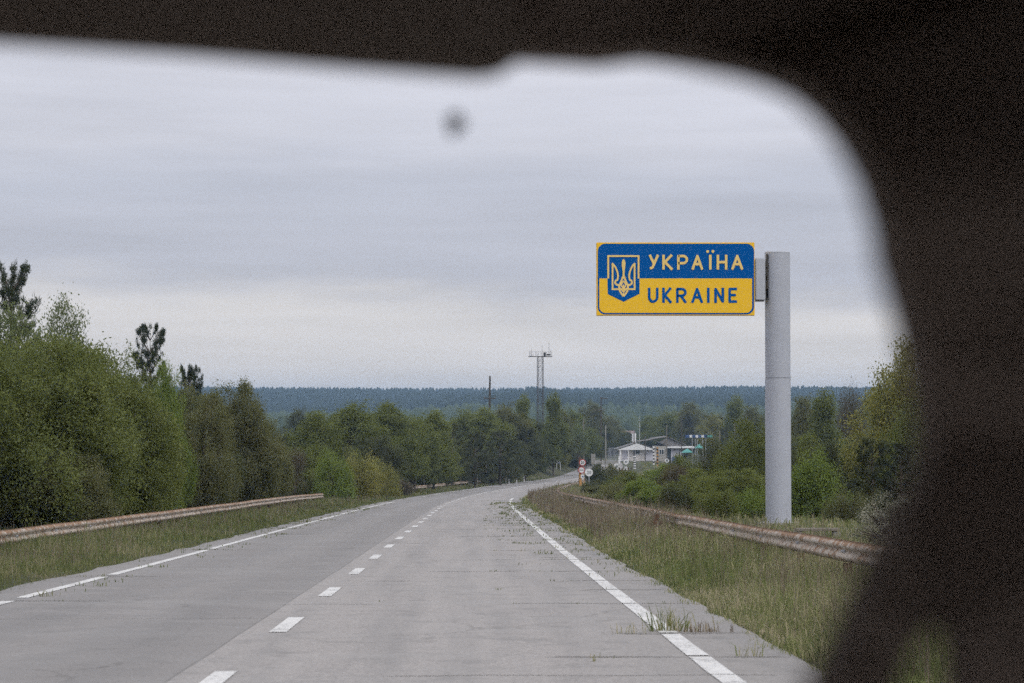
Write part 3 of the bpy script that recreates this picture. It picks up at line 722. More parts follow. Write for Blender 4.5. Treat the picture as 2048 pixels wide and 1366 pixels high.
#        kind     px    d   topy  wpx  mat      name  label category
T = [
 ('pine0', 22, 76, 536, 175, 'needle', 'pine_tree', 'tall dark pine rising above all the left bushes at the picture edge', 'pine'),
 ('pine1', 300, 100, 655, 130, 'needle', 'pine_tree', 'dark pine with a spiky open top above the left bushes', 'pine'),
 ('pine2', 378, 112, 745, 120, 'needle', 'pine_tree', 'low dark pine just right of the spiky one, tufted flat top', 'pine'),
 ('sparse0', 20, 66, 640, 190, 'pale', 'young_tree', 'pale green feathery tree under the tall pine at the left edge', 'tree'),
 ('sparse0', 125, 70, 622, 130, 'pale', 'young_tree', 'thin sparse tree with light twiggy top right of the tall pine', 'tree'),
 ('willow0', -60, 57, 690, 330, 'willow', 'willow_bush', 'broad green willow cut by the left edge of the view', 'bush'),
 ('willow1', 60, 60, 686, 300, 'willow', 'willow_bush', 'large rounded willow below the pale feathery tree', 'bush'),
 ('willow1', 175, 66, 700, 250, 'willow', 'willow_bush', 'bushy green willow behind the nearest stretch of left guardrail', 'bush'),
 ('willow0', 235, 72, 725, 190, 'willow', 'willow_bush', 'green willow directly below the spiky pine, left side', 'bush'),
 ('willow0', 318, 77, 752, 98, 'fresh', 'willow_bush', 'bright green willow in front of the spiky pine', 'bush'),
 ('willow1', 246, 67, 850, 180, 'willow', 'willow_bush', 'lower dull green bush at the foot of the left willows', 'bush'),
 ('willow1', 80, 58, 880, 230, 'olive', 'willow_bush', 'duller olive bush low behind the guardrail near the left edge', 'bush'),
 ('bush0', 318, 75, 935, 100, 'fresh', 'low_bush', 'small light green bush right behind the left guardrail under the willows', 'bush'),
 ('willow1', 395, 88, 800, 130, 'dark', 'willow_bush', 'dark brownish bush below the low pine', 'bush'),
 ('willow1', 455, 98, 768, 130, 'olive', 'willow_bush', 'olive rounded willow whose top meets the far ridge line', 'bush'),
 ('willow1', 468, 98, 835, 140, 'olive', 'willow_bush', 'wide olive bush in front of the rounded willow at the ridge line', 'bush'),
 ('willow0', 528, 113, 852, 84, 'olive', 'willow_bush', 'yellowish olive bush at the right end of the left thicket', 'bush'),
 ('bush1', 486, 103, 945, 90, 'fresh', 'low_bush', 'low fresh green bush behind the middle of the left guardrail', 'bush'),
 ('twig0', 590, 125, 905, 60, 'bare', 'bare_bush', 'leafless twiggy shrub in the gap before the second left thicket', 'bush'),
 ('pine2', 568, 140, 880, 50, 'needle', 'pine_tree', 'small dark pine in the gap between the two left thickets', 'pine'),
 ('tree1', 596, 420, 828, 60, 'dark', 'round_tree', 'distant dark round tree standing alone before the blue ridge', 'tree'),
 ('tree0', 640, 165, 838, 110, 'willow', 'willow_tree', 'leftmost green willow of the second thicket beyond the left rail end', 'tree'),
 ('tree1', 700, 178, 822, 130, 'willow', 'willow_tree', 'highest rounded willow of the second thicket', 'tree'),
 ('tree0', 780, 190, 822, 120, 'willow', 'willow_tree', 'wide willow right of the highest one in the second thicket', 'tree'),
 ('tree1', 830, 196, 845, 80, 'willow', 'willow_tree', 'green willow at the right shoulder of the second thicket', 'tree'),
 ('willow0', 620, 138, 905, 110, 'willow', 'willow_bush', 'green bush behind the far end of the near left guardrail', 'bush'),
 ('bush0', 665, 132, 925, 90, 'fresh', 'low_bush', 'bright yellowish green bush swallowing the end of the left guardrail', 'bush'),
 ('bush1', 712, 140, 918, 100, 'yellow', 'low_bush', 'yellow green bush just beyond the end of the left guardrail', 'bush'),
 ('bush0', 760, 152, 935, 80, 'yellow', 'low_bush', 'straw tinted bush at the left verge before the second guardrail', 'bush'),
 ('bush1', 800, 165, 962, 70, 'bare', 'low_bush', 'low brownish scrub at the start of the farther left guardrail', 'bush'),
 ('willow1', 735, 168, 880, 120, 'dark', 'willow_bush', 'dark hollow in the second thicket above the yellow green bush', 'bush'),  # shade of the hollow put into the leaf colour of a bush
 ('tree0', 868, 215, 835, 90, 'willow', 'willow_tree', 'green tree where the willows give way to the dark belt', 'tree'),
 ('pine1', 905, 235, 848, 80, 'dark', 'dark_tree', 'first dark tree of the belt above the far guardrail', 'tree'),
 ('tree1', 938, 290, 832, 90, 'willow', 'belt_tree', 'mid green tree rising behind the first dark tree of the belt', 'tree'),
 ('tree0', 970, 285, 828, 90, 'willow', 'belt_tree', 'leafy tree directly under the leaning wooden pole', 'tree'),
 ('pine2', 950, 240, 868, 90, 'dark', 'dark_tree', 'dark squat tree below the leaning wooden pole', 'tree'),
 ('tree1', 1010, 300, 822, 80, 'olive', 'belt_tree', 'olive tree midway between leaning pole and lattice tower', 'tree'),
 ('pine1', 1000, 262, 862, 100, 'dark', 'dark_tree', 'dark bushy tree behind the white delineator posts', 'tree'),
 ('cone0', 1047, 330, 795, 60, 'willow', 'belt_tree', 'pointed green tree just left of the lattice tower', 'tree'),
 ('cone0', 1107, 345, 792, 62, 'willow', 'belt_tree', 'pointed green tree just right of the lattice tower', 'tree'),
 ('pine2', 1050, 300, 858, 100, 'dark', 'dark_tree', 'darkest tree mass at the foot of the lattice tower', 'tree'),
 ('tree0', 1125, 400, 828, 60, 'olive', 'belt_tree', 'greyish green tree right of the pointed trees', 'tree'),
 ('tree1', 1150, 420, 830, 70, 'willow', 'belt_tree', 'green tree above the pale feathery roadside tree', 'tree'),
 ('sparse0', 1156, 380, 852, 50, 'pale', 'young_tree', 'pale feathery tree standing above the red bordered signs', 'tree'),
 ('bush1', 1116, 385, 897, 46, 'yellow', 'low_bush', 'yellow green bush beside the braced concrete pole', 'bush'),
 ('tree1', 1190, 560, 812, 60, 'olive', 'belt_tree', 'tall grey green tree behind the old crossarm pole', 'tree'),
 ('tree0', 1226, 620, 838, 40, 'olive', 'belt_tree', 'hazy tree left of the faded pink roof', 'tree'),
 ('cone0', 1212, 545, 862, 50, 'dark', 'belt_tree', 'dark green tree behind the house fence bars', 'tree'),
 ('tree1', 1182, 440, 872, 50, 'dark', 'belt_tree', 'dark low tree behind the small concrete block', 'tree'),
 ('tree0', 1300, 600, 838, 50, 'willow', 'belt_tree', 'green tree top over the left roof of the checkpoint house', 'tree'),
 ('tree1', 1340, 580, 832, 70, 'willow', 'belt_tree', 'green tree behind the ridge of the checkpoint house', 'tree'),
 ('tree0', 1385, 560, 815, 60, 'olive', 'belt_tree', 'olive tree behind the blue lane canopy', 'tree'),
 ('tree1', 1425, 540, 838, 50, 'yellow', 'belt_tree', 'yellowish tree right above the blue lane canopy', 'tree'),
 ('pine2', 1450, 430, 858, 50, 'dark', 'dark_tree', 'dark round tree right of the blue lane canopy', 'tree'),
 ('cone0', 1472, 450, 798, 70, 'willow', 'belt_tree', 'tall pointed green tree left of the big sign pole', 'tree'),
 ('tree0', 1510, 430, 825, 70, 'olive', 'belt_tree', 'grey green tree directly left of the big sign pole', 'tree'),
 # bushes behind the right guardrail
 ('bush0', 1190, 175, 972, 60, 'dark', 'low_bush', 'dark scrub behind the white round sign on its post', 'bush'),
 ('willow1', 1225, 160, 966, 80, 'olive', 'roadside_bush', 'olive bush right of the roadside signs, above the guardrail bend', 'bush'),
 ('willow0', 1275, 135, 948, 100, 'willow', 'roadside_bush', 'green bush in front of the black fence posts', 'bush'),
 ('willow1', 1328, 128, 930, 110, 'fresh', 'roadside_bush', 'green bush hiding the foot of the checkpoint house', 'bush'),
 ('willow0', 1375, 125, 918, 90, 'willow', 'roadside_bush', 'green bush under the turquoise tents', 'bush'),
 ('twig0', 1420, 120, 888, 90, 'dark', 'roadside_bush', 'dark purplish shrub right of the turquoise tents', 'bush'),
 ('willow1', 1450, 112, 897, 80, 'dark', 'roadside_bush', 'dark dense shrub below the white van', 'bush'),
 ('willow0', 1500, 105, 855, 110, 'willow', 'roadside_bush', 'tall light green bush immediately left of the sign pole', 'bush'),
 ('willow1', 1300, 92, 962, 100, 'fresh', 'roadside_bush', 'dull green bush just behind the broken guardrail joint', 'bush'),
 ('willow0', 1385, 84, 945, 110, 'willow', 'roadside_bush', 'olive bush close behind the right guardrail, left of the sign pole', 'bush'),
 ('willow1', 1460, 78, 940, 130, 'willow', 'roadside_bush', 'green bush at the left foot of the sign pole', 'bush'),
 ('bush0', 1225, 112, 982, 110, 'olive', 'roadside_bush', 'low dark bush behind the guardrail before its bend', 'bush'),
 ('bush1', 1505, 74, 985, 90, 'fresh', 'roadside_bush', 'low bright bush touching the sign pole base on the left', 'bush'),
 ('willow0', 1560, 120, 870, 120, 'dark', 'roadside_bush', 'dark bush hidden mostly behind the sign pole', 'bush'),
 ('bush0', 1635, 82, 935, 150, 'fresh', 'roadside_bush', 'bright green bush right of the sign pole base', 'bush'),
 ('willow1', 1600, 130, 880, 110, 'willow', 'roadside_bush', 'green bush behind the sign pole on its right side', 'bush'),
 ('willow0', 1640, 115, 900, 100, 'dark', 'roadside_bush', 'dark shrub above the bright bush right of the pole', 'bush'),
 ('tree0', 1615, 240, 812, 80, 'olive', 'belt_tree', 'grey green tree right behind the sign pole', 'tree'),
 ('cone0', 1650, 210, 788, 95, 'willow', 'conical_tree', 'tall conical green tree right of the sign pole', 'tree'),
 ('twig0', 1705, 230, 796, 80, 'bare', 'bare_tree', 'brownish tree not yet in leaf between the conical and the yellow tree', 'tree'),
 ('willow1', 1700, 160, 880, 110, 'willow', 'roadside_bush', 'green bush at the foot of the leafless brownish tree', 'bush'),
 ('pine2', 1745, 88, 885, 150, 'dark', 'pine_tree', 'dark young pine behind the guardrail at the right', 'pine'),
 ('pine1', 1800, 84, 890, 130, 'needle', 'pine_tree', 'blue green pine at the right windscreen pillar', 'pine'),
 ('sparse0', 1815, 105, 700, 170, 'yellow', 'yellow_tree', 'yellow green tree at the right pillar with a feathery top', 'tree'),
 ('tree1', 1800, 112, 760, 160, 'yellow', 'yellow_tree', 'denser yellow orange tree behind the feathery one at the pillar', 'tree'),
 ('willow0', 1890, 100, 730, 190, 'willow', 'willow_tree', 'green tree mostly covered by the dark windscreen pillar', 'tree'),
 ('willow1', 1194, 330, 948, 30, 'dark', 'roadside_bush', 'dark scrub directly behind the red and white roadside discs', 'bush'),
 ('willow0', 1240, 345, 944, 50, 'olive', 'roadside_bush', 'brownish scrub around the feet of the dark fence posts', 'bush'),
 ('tree0', 860, 262, 862, 70, 'dark', 'belt_tree', 'dark green tree filling the gap left of the first belt tree', 'tree'),
 ('tree1', 1022, 285, 880, 70, 'dark', 'belt_tree', 'low dark tree left of the tower foot', 'tree'),
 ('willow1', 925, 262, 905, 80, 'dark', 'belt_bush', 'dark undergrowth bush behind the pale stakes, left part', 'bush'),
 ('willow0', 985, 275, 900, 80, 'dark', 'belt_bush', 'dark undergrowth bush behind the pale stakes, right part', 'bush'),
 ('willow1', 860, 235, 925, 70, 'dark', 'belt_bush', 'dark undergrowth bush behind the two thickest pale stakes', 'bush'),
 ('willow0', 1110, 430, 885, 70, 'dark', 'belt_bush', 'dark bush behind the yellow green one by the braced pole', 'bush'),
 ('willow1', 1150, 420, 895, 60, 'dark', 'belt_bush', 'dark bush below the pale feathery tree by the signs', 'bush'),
 ('twig0', 1345, 100, 935, 90, 'bare', 'roadside_bush', 'thin brownish shrub with bare twigs behind the guardrail, below the beige wall', 'bush'),
 ('bush1', 1430, 70, 995, 90, 'willow', 'low_bush', 'low green bush behind the guardrail midway between broken joint and pole', 'bush'),
 ('bush0', 1350, 78, 990, 90, 'dark', 'low_bush', 'low dark bush behind the guardrail just right of its broken joint', 'bush'),
 ('bush1', 1690, 74, 990, 100, 'olive', 'low_bush', 'olive bush above the low weathered plank', 'bush'),
 ('bush0', 1745, 66, 1010, 80, 'dark', 'low_bush', 'dark low bush between the weathered plank and the dry flower heads', 'bush'),
 ('willow1', 1194, 238, 930, 36, 'dark', 'roadside_bush', 'dark bush right behind the white disc with grey numerals', 'bush'),
 ('willow0', 1219, 252, 933, 36, 'olive', 'roadside_bush', 'olive bush in front of the leftmost dark fence posts', 'bush'),
 ('tree1', 1221, 535, 884, 34, 'dark', 'belt_tree', 'small dark tree behind the grey barred fence', 'tree'),
 ('tree0', 1250, 640, 866, 46, 'olive', 'belt_tree', 'olive tree hiding the walls under the faded pink roof', 'tree'),
 ('willow1', 405, 84, 790, 110, 'olive', 'willow_bush', 'olive green willow filling the dip between the bright and the rounded willows', 'bush'),
 ('umbel0', 1790, 42, 1008, 180, 'umbel', 'dry_flower_bush', 'pale grey dry flower heads behind the nearest part of the right guardrail', 'bush'),
]
for t in T: plant(*t)
# second row that fills the left thicket, inner shade put into dark leaf colour
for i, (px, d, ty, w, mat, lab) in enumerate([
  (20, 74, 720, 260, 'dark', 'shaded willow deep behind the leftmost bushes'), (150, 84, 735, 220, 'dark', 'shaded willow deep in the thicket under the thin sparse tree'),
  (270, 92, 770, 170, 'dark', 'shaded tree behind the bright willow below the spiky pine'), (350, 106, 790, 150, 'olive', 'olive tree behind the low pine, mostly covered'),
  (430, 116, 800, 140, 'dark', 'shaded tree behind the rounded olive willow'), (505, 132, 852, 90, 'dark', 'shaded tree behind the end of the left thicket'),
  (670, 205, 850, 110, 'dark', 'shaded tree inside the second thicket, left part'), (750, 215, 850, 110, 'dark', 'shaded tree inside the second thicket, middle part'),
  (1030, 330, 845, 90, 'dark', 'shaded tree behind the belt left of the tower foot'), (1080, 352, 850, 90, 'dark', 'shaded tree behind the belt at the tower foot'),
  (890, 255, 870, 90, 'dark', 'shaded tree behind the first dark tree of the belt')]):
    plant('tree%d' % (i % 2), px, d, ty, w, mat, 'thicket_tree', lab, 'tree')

# ------------------------------------------------------------------ woods that read as one mass
def wood(name, pts, hs, rs, mat, label, k=5, blob=False):
    n = len(pts); rng = RNG
    ring = np.linspace(0, 2 * math.pi, k, endpoint=False)
    prof_ = [(0.05, .55), (.35, 1.0), (.62, .78), (.86, .36)] if blob else [(0.0, 1.0), (.5, .8), (.85, .35)]
    V = np.zeros((n, len(prof_) * k + 1, 3))
    for j, (hz, rr) in enumerate(prof_):
        jit = rng.uniform(.62, 1.3, (n, k)); zj = rng.uniform(-.07, .07, (n, k))
        V[:, j * k:(j + 1) * k, 0] = pts[:, None, 0] + np.cos(ring) * rs[:, None] * rr * jit
        V[:, j * k:(j + 1) * k, 1] = pts[:, None, 1] + np.sin(ring) * rs[:, None] * rr * jit
        V[:, j * k:(j + 1) * k, 2] = pts[:, None, 2] + (hz + zj) * hs[:, None]
    V[:, -1] = pts + np.stack([np.zeros(n), np.zeros(n), hs], -1)
    L = len(prof_); loc = []
    for j in range(L - 1):
        for i in range(k):
            a, b, c, d = j * k + i, j * k + (i + 1) % k, (j + 1) * k + (i + 1) % k, (j + 1) * k + i
            loc += [(a, b, c), (a, c, d)]
    for i in range(k): loc.append(((L - 1) * k + i, (L - 1) * k + (i + 1) % k, L * k))
    loc = np.array(loc); m = L * k + 1
    Fc = (np.arange(n)[:, None, None] * m + loc[None]).reshape(-1, 3)
    o = link(bpy.data.objects.new(name, mesh_np(name, V.reshape(-1, 3), Fc, mat, 3))); tag(o, label, 'woods', kind='stuff'); return o
def field(n, y0, y1, half, keep=lambda x, y: np.ones(len(x), bool)):
    Y = np.sqrt(RNG.random(n) * (y1 ** 2 - y0 ** 2) + y0 ** 2); X = RNG.uniform(-1, 1, n) * Y * half
    k = keep(X, Y); X, Y = X[k], Y[k]; return np.stack([X, Y, ground(X, Y)], -1)
P = field(14000, 1650, 2780, .33); wood('far_forest', P, RNG.uniform(9, 15, len(P)), RNG.uniform(2.6, 4.2, len(P)), M['farwood'], 'dark conifer forest covering the far blue ridge on the horizon')
SPUR = lambda x, y: ground(x, y) > -6.0
P = field(9000, 1120, 1900, .33, SPUR); wood('spur_forest', P, RNG.uniform(9, 13, len(P)), RNG.uniform(2.4, 3.8, len(P)), M['farwood'], 'dark conifer forest on the nearer spur below the ridge, right half')
P = field(5200, 900, 1650, .34, lambda x, y: ~SPUR(x, y)); wood('valley_forest', P, RNG.uniform(7, 13, len(P)), RNG.uniform(3, 5.5, len(P)), M['midwood'], 'bluish green woods filling the valley before the ridge', 8, True)
for i in range(42):
    px = 1125 + i * 14.5 + random.uniform(-8, 8); d = random.uniform(560, 800)
    if 1235 < px < 1300: continue
    plant(random.choice(('tree0', 'tree1', 'tree0', 'cone0')), px, d, 815 + random.uniform(22, 46) - (8 if px > 1310 else 0), random.uniform(38, 62) / 1.2, random.choice(('willow', 'olive', 'dark', 'olive')), 'valley_tree',
          'hazy green tree in the mixed wood beyond the checkpoint', 'tree', 'hazy trees in the wood beyond the checkpoint', rz=random.uniform(0, 6))


# ------------------------------------------------------------------ the big border sign
SD = 66.0; S = SD / F
SX0, SY0 = 1557, 1050
sbase = W(SX0, SY0, SD); sbase.z = float(ground(sbase.x, SD))
def sp(px, py, dy=0.0):      # photo pixel -> sign-local coordinates
    w = W(px, py, SD); return Vector((w.x - sbase.x, dy, w.z - sbase.z))
sign = empty('border_sign', sbase, 0, 'huge blue and yellow border sign on a thick grey pole behind the right guardrail', 'border sign')
pr_ = 25.5 * S
def cyl(z0, z1, r, n=40, name='pole_section', mat='galv_pole', bevel=0.0):
    mb = MB(); mb.tube((0, 0, z0), (0, 0, z1), r, r, n); return mb.obj(name, M[mat], sign, sm=True)
ztop, zseam, zbot = sp(0, 506).z, sp(0, 756).z, sp(0, 1050).z
cyl(-.4, zseam - .008, pr_); cyl(zseam + .008, ztop, pr_ * .985); cyl(zseam - .01, zseam + .01, pr_ * .965, name='seam_ring', mat='black_metal')
MB().tube((0, 0, ztop), (0, 0, ztop + .03), pr_ * 1.0, pr_ * .97, 40).obj('pole_cap', M['galv'], sign, sm=True)
MB().tube((0, 0, -.5), (0, 0, .10), .62, .62, 24).obj('foundation', M['concrete'], sign)
# panel
def rect(px0, py0, px1, py1, dy0, dy1, name, mat, parent, bevel=0.0):
    a, b = sp(px0, py0), sp(px1, py1)
    return MB().box((a.x + b.x) / 2, (dy0 + dy1) / 2, (a.z + b.z) / 2, abs(b.x - a.x), dy1 - dy0, abs(a.z - b.z)).obj(name, M[mat], parent, bevel=bevel)
panel = rect(1192, 487, 1506.5, 632, -.42, -.12, 'sign_panel', 'yellow_paint', sign, .01)
def rounded(x0, y0, x1, y1, r, corners='1111', n=8):
    pts = []
    for (cx_, cy_, a0, on) in ((x1 - r, y0 + r, -90, corners[1]), (x1 - r, y1 - r, 0, corners[2]), (x0 + r, y1 - r, 90, corners[3]), (x0 + r, y0 + r, 180, corners[0])):
        if on == '1':
            for i in range(n + 1):
                a = math.radians(a0 + 90 * i / n); pts.append((cx_ + r * math.cos(a), cy_ + r * math.sin(a)))
        else:
            pts.append({-90: (x1, y0), 0: (x1, y1), 90: (x0, y1), 180: (x0, y0)}[a0])
    return pts
def flat(pts, dy, name, mat, parent, th=.004):
    P_ = [sp(*p) for p in pts]; return MB().prism([(p.x, p.z) for p in P_], dy - th, dy).obj(name, M[mat], parent)
flat(rounded(1194.5, 489.5, 1505, 630, 15), -.422, 'blue_field', 'blue', panel)
flat(rounded(1197.5, 558.5, 1501, 627, 12, '0011'), -.428, 'yellow_field', 'yellow_paint', panel)
def zz(X, Y): return (1200 + X / 10.51, 490 + Y / 10.51)
flat([zz(145, 715), zz(812, 715), zz(812, 1040), zz(480, 1207), zz(150, 1045)], -.434, 'shield', 'blue', panel)
RB = [0]
def ribbon(mb, pts, w, closed=False, w2=None):
    RB[0] = (RB[0] + 1) % 12; yf = -.440 - RB[0] * .0006
    pts = [Vector(p) for p in pts]; n = len(pts); L, R_ = [], []
    for i, p in enumerate(pts):
        a = pts[i - 1] if (i > 0 or closed) else p; b = pts[(i + 1) % n] if (i < n - 1 or closed) else p
        t1 = (p - a).normalized() if (p - a).length > 0 else None; t2 = (b - p).normalized() if (b - p).length > 0 else None
        t = ((t1 or t2) + (t2 or t1)).normalized(); nrm = Vector((-t.y, t.x))
        c = max(.45, nrm.dot(Vector((-(t1 or t2).y, (t1 or t2).x)))); 
        L.append(p + nrm * w / 2 / c); R_.append(p - nrm * w / 2 / c)
    m = n if closed else n - 1
    for i in range(m):
        j = (i + 1) % n
        q_ = [sp(v.x, v.y) for v in (L[i], L[j], R_[j], R_[i])]
        mb.add([(v.x, yf, v.z) for v in q_] + [(v.x, -.434, v.z) for v in q_], [(0, 1, 2, 3), (7, 6, 5, 4), (0, 4, 5, 1), (2, 6, 7, 3), (1, 5, 6, 2), (0, 3, 7, 4)])
def bez(pts, n=6):
    out = []; P_ = [Vector(p) for p in pts]
    for i in range(len(P_) - 1):
        p0, p1, p2, p3 = P_[max(i - 1, 0)], P_[i], P_[i + 1], P_[min(i + 2, len(P_) - 1)]
        for k in range(n):
            t = k / n; out.append(tuple(.5 * ((2 * p1) + (p2 - p0) * t + (2 * p0 - 5 * p1 + 4 * p2 - p3) * t * t + (3 * p1 - p0 - 3 * p2 + p3) * t ** 3)))
    out.append(tuple(P_[-1])); return out
mb = MB(); lw = 3.5
def Z(pts): return [zz(*p) for p in pts]
mb2 = MB(); ribbon(mb2, Z([(160, 722), (160, 253), (793, 253), (793, 722)]), 3.6); mb2.obj('shield_border', M['letter'], panel)
for s_ in (1, -1):
    f = lambda pts: Z([(480 + s_ * (X - 480), Y) for X, Y in pts])
    ribbon(mb, f([(480, 945), (250, 945), (250, 420), (252, 405)]), lw)
    ribbon(mb, f(bez([(238, 402), (300, 470), (345, 570), (362, 660), (352, 745), (315, 770), (305, 815), (345, 855), (405, 850)])), lw)
    ribbon(mb, f(bez([(462, 690), (440, 760), (400, 850), (388, 930), (420, 1015), (478, 1095)])), lw)
    ribbon(mb, f([(480, 770), (430, 850), (480, 945), (520, 880)]), 2.6)
    ribbon(mb, f([(395, 905), (480, 1010)]), 2.2)
ribbon(mb, Z([(480, 850), (480, 1080)]), 2.6)
blade = [(480, 312), (508, 345), (520, 400), (514, 480), (502, 560), (500, 640), (512, 710), (480, 735)]
bl = Z(blade + [(960 - X, Y) for X, Y in blade[::-1][1:-1]])
P_ = [sp(*p) for p in bl]; mb.prism([(p.x, p.z) for p in P_], -.449, -.434)
mb.obj('trident_emblem', M['letter'], panel)
def text(body, x0, x1, ycap, ybase, mat, parent, conv=sp, dy=-.436, off=.012, name='lettering', ext=.003, spacing=1.12):
    cu = bpy.data.curves.new('t', 'FONT'); cu.body = body; cu.offset = off; cu.space_character = spacing; cu.extrude = 0
    o = bpy.data.objects.new('t', cu); COL.objects.link(o)
    dg = bpy.context.evaluated_depsgraph_get(); me = bpy.data.meshes.new_from_object(o.evaluated_get(dg)); bpy.data.objects.remove(o)
    co = np.array([v.co[:] for v in me.vertices])
    base_h = None
    cu2 = bpy.data.curves.new('t', 'FONT'); cu2.body = 'H'; cu2.offset = off; o2 = bpy.data.objects.new('t', cu2); COL.objects.link(o2)
    dg = bpy.context.evaluated_depsgraph_get(); m2 = bpy.data.meshes.new_from_object(o2.evaluated_get(dg)); bpy.data.objects.remove(o2)
    c2 = np.array([v.co[:] for v in m2.vertices]); y0_, y1_ = c2[:, 1].min(), c2[:, 1].max()
    lo, hi = co[:, 0].min(), co[:, 0].max()
    for v in me.vertices:
        px = x0 + (v.co.x - lo) / (hi - lo) * (x1 - x0); py = ybase - (v.co.y - y0_) / (y1_ - y0_) * (ybase - ycap)
        q_ = conv(px, py); v.co = (q_.x, dy, q_.z)
    bm = bmesh.new(); bm.from_mesh(me); r = bmesh.ops.extrude_face_region(bm, geom=bm.faces[:])
    bmesh.ops.translate(bm, verts=[e for e in r['geom'] if isinstance(e, bmesh.types.BMVert)], vec=(0, -ext, 0))
    bmesh.ops.recalc_face_normals(bm, faces=bm.faces); bm.to_mesh(me); bm.free(); me.materials.clear(); me.materials.append(M[mat]); me.polygons.foreach_set('use_smooth', np.zeros(len(me.polygons), bool)); me.update()
    o = bpy.data.objects.new(name, me); return link(o, parent)
RIB = [0]
def arc(cx_, cy_, rx, ry, a0, a1, n=10):
    return [(cx_ + rx * math.cos(math.radians(a0 + (a1 - a0) * i / n)), cy_ + ry * math.sin(math.radians(a0 + (a1 - a0) * i / n))) for i in range(n + 1)]
# strokes in a unit box, y down
GL = {
 'У': [[(0, 0), (.5, .60)], [(1, 0), (.52, .66), (.36, .90), (.20, .98), (.02, .98)]],
 'К': [[(.0, 0), (.0, 1)], [(.95, 0), (.16, .50), (1, 1)], [(.0, .5), (.2, .5)]],
 'Р': [[(.0, 1), (.0, 0), (.55, 0)] + arc(.55, .29, .45, .29, -90, 90) + [(.0, .58)]],
 'А': [[(0, 1), (.5, 0), (1, 1)], [(.20, .66), (.80, .66)]],
 'Н': [[(0, 0), (0, 1)], [(1, 0), (1, 1)], [(0, .5), (1, .5)]],
 'Ї': [[(.5, 0), (.5, 1)]],
 'U': [[(0, 0), (0, .62)] + arc(.5, .62, .5, .38, 180, 0, 12) + [(1, 0)]],
 'R': [[(.0, 1), (.0, 0), (.5, 0)] + arc(.5, .27, .45, .27, -90, 90) + [(.0, .54)], [(.42, .54), (1, 1)]],
 'I': [[(.5, 0), (.5, 1)]], 'N': [[(0, 1), (0, 0), (1, 1), (1, 0)]], 'E': [[(1.12, 0), (0, 0), (0, 1), (1.12, 1)], [(0, .48), (.95, .48)]]}
GL['K'] = GL['К']; GL['A'] = GL['А']
def letters(body, xs, y0, y1, mat):
    sw = 5.0
    for ch, (a, b) in zip(body, xs):
        m_ = MB()
        for st in GL[ch]:
            pts = []
            P2 = []; nst = len(st)
            for k_, (u_, v_) in enumerate(st):
                x_ = a + sw / 2 + (b - a - sw) * u_; y_ = y0 + sw / 2 + (y1 - y0 - sw) * v_
                if k_ in (0, nst - 1):
                    q_ = st[1] if k_ == 0 else st[-2]
                    if abs(q_[1] - v_) > 1e-6 and v_ in (0, 1): y_ = y0 if v_ == 0 else y1
                P2.append((x_, y_))
            for k_ in range(len(P2) - 1):
                if math.dist(P2[k_], P2[k_ + 1]) > .05: ribbon(m_, [P2[k_], P2[k_ + 1]], sw)
            for k_ in range(1, len(P2) - 1):
                A_ = sp(*P2[k_]); RB[0] = (RB[0] + 1) % 12; yf = -.440 - RB[0] * .0006
                m_.tube((A_.x, yf, A_.z), (A_.x, -.434, A_.z), sw / 2 * S, sw / 2 * S, 12)
            if ch in 'E': pass
        if ch == 'Ї':
            for q_ in (-5.2, 5.2):
                A_ = sp((a + b) / 2 + q_, y0 - 6.6); m_.tube((A_.x, -.441, A_.z), (A_.x, -.434, A_.z), 2.9 * S, 2.9 * S, 16)
        m_.obj('letter', M[mat], panel)
letters('УКРАЇНА', [(1295, 1316.5), (1322.5, 1345), (1352, 1374), (1380, 1404.5), (1410, 1426), (1430.5, 1452), (1459, 1484)], 511.5, 541, 'letter')
letters('UKRAINE', [(1294, 1315), (1322.5, 1343), (1350, 1372), (1379.5, 1404), (1411.5, 1416.5), (1426, 1445.5), (1454, 1472)], 577, 607, 'blue')
rect(1507.5, 518, 1528, 602, -.40, -.06, 'mounting_box', 'galv', sign, .03)
rect(1509, 601.5, 1526, 603.5, -.38, -.08, 'box_rim', 'black_metal', sign)
for (a, b, c, d) in ((1526, 525, 1534, 538), (1530, 536, 1534, 600), (1526, 554, 1532, 563), (1526, 568, 1529.5, 580), (1527, 579, 1534, 597), (1531, 509, 1533, 523)):
    rect(a, b, c, d, -.30, -.05, 'bracket', 'black_metal', sign)
# low weathered bench-like slab beside the foot of the pole
p = W(1634, 1062, 52.0); p.z = float(ground(p.x, 52))
t = empty('plank_barrier', p, .05, 'low weathered grey plank on two stubby supports right of the sign pole foot', 'barrier')
zt = W(1634, 1059, 52).z - p.z
MB().box(0, 0, zt, 1.15, .3, .07).obj('plank', M['wood_grey'], t, bevel=.01)
for sx in (-.5, .5): MB().box(sx, 0, zt / 2 - .15, .18, .22, zt + .25).obj('support', M['concrete'], t)

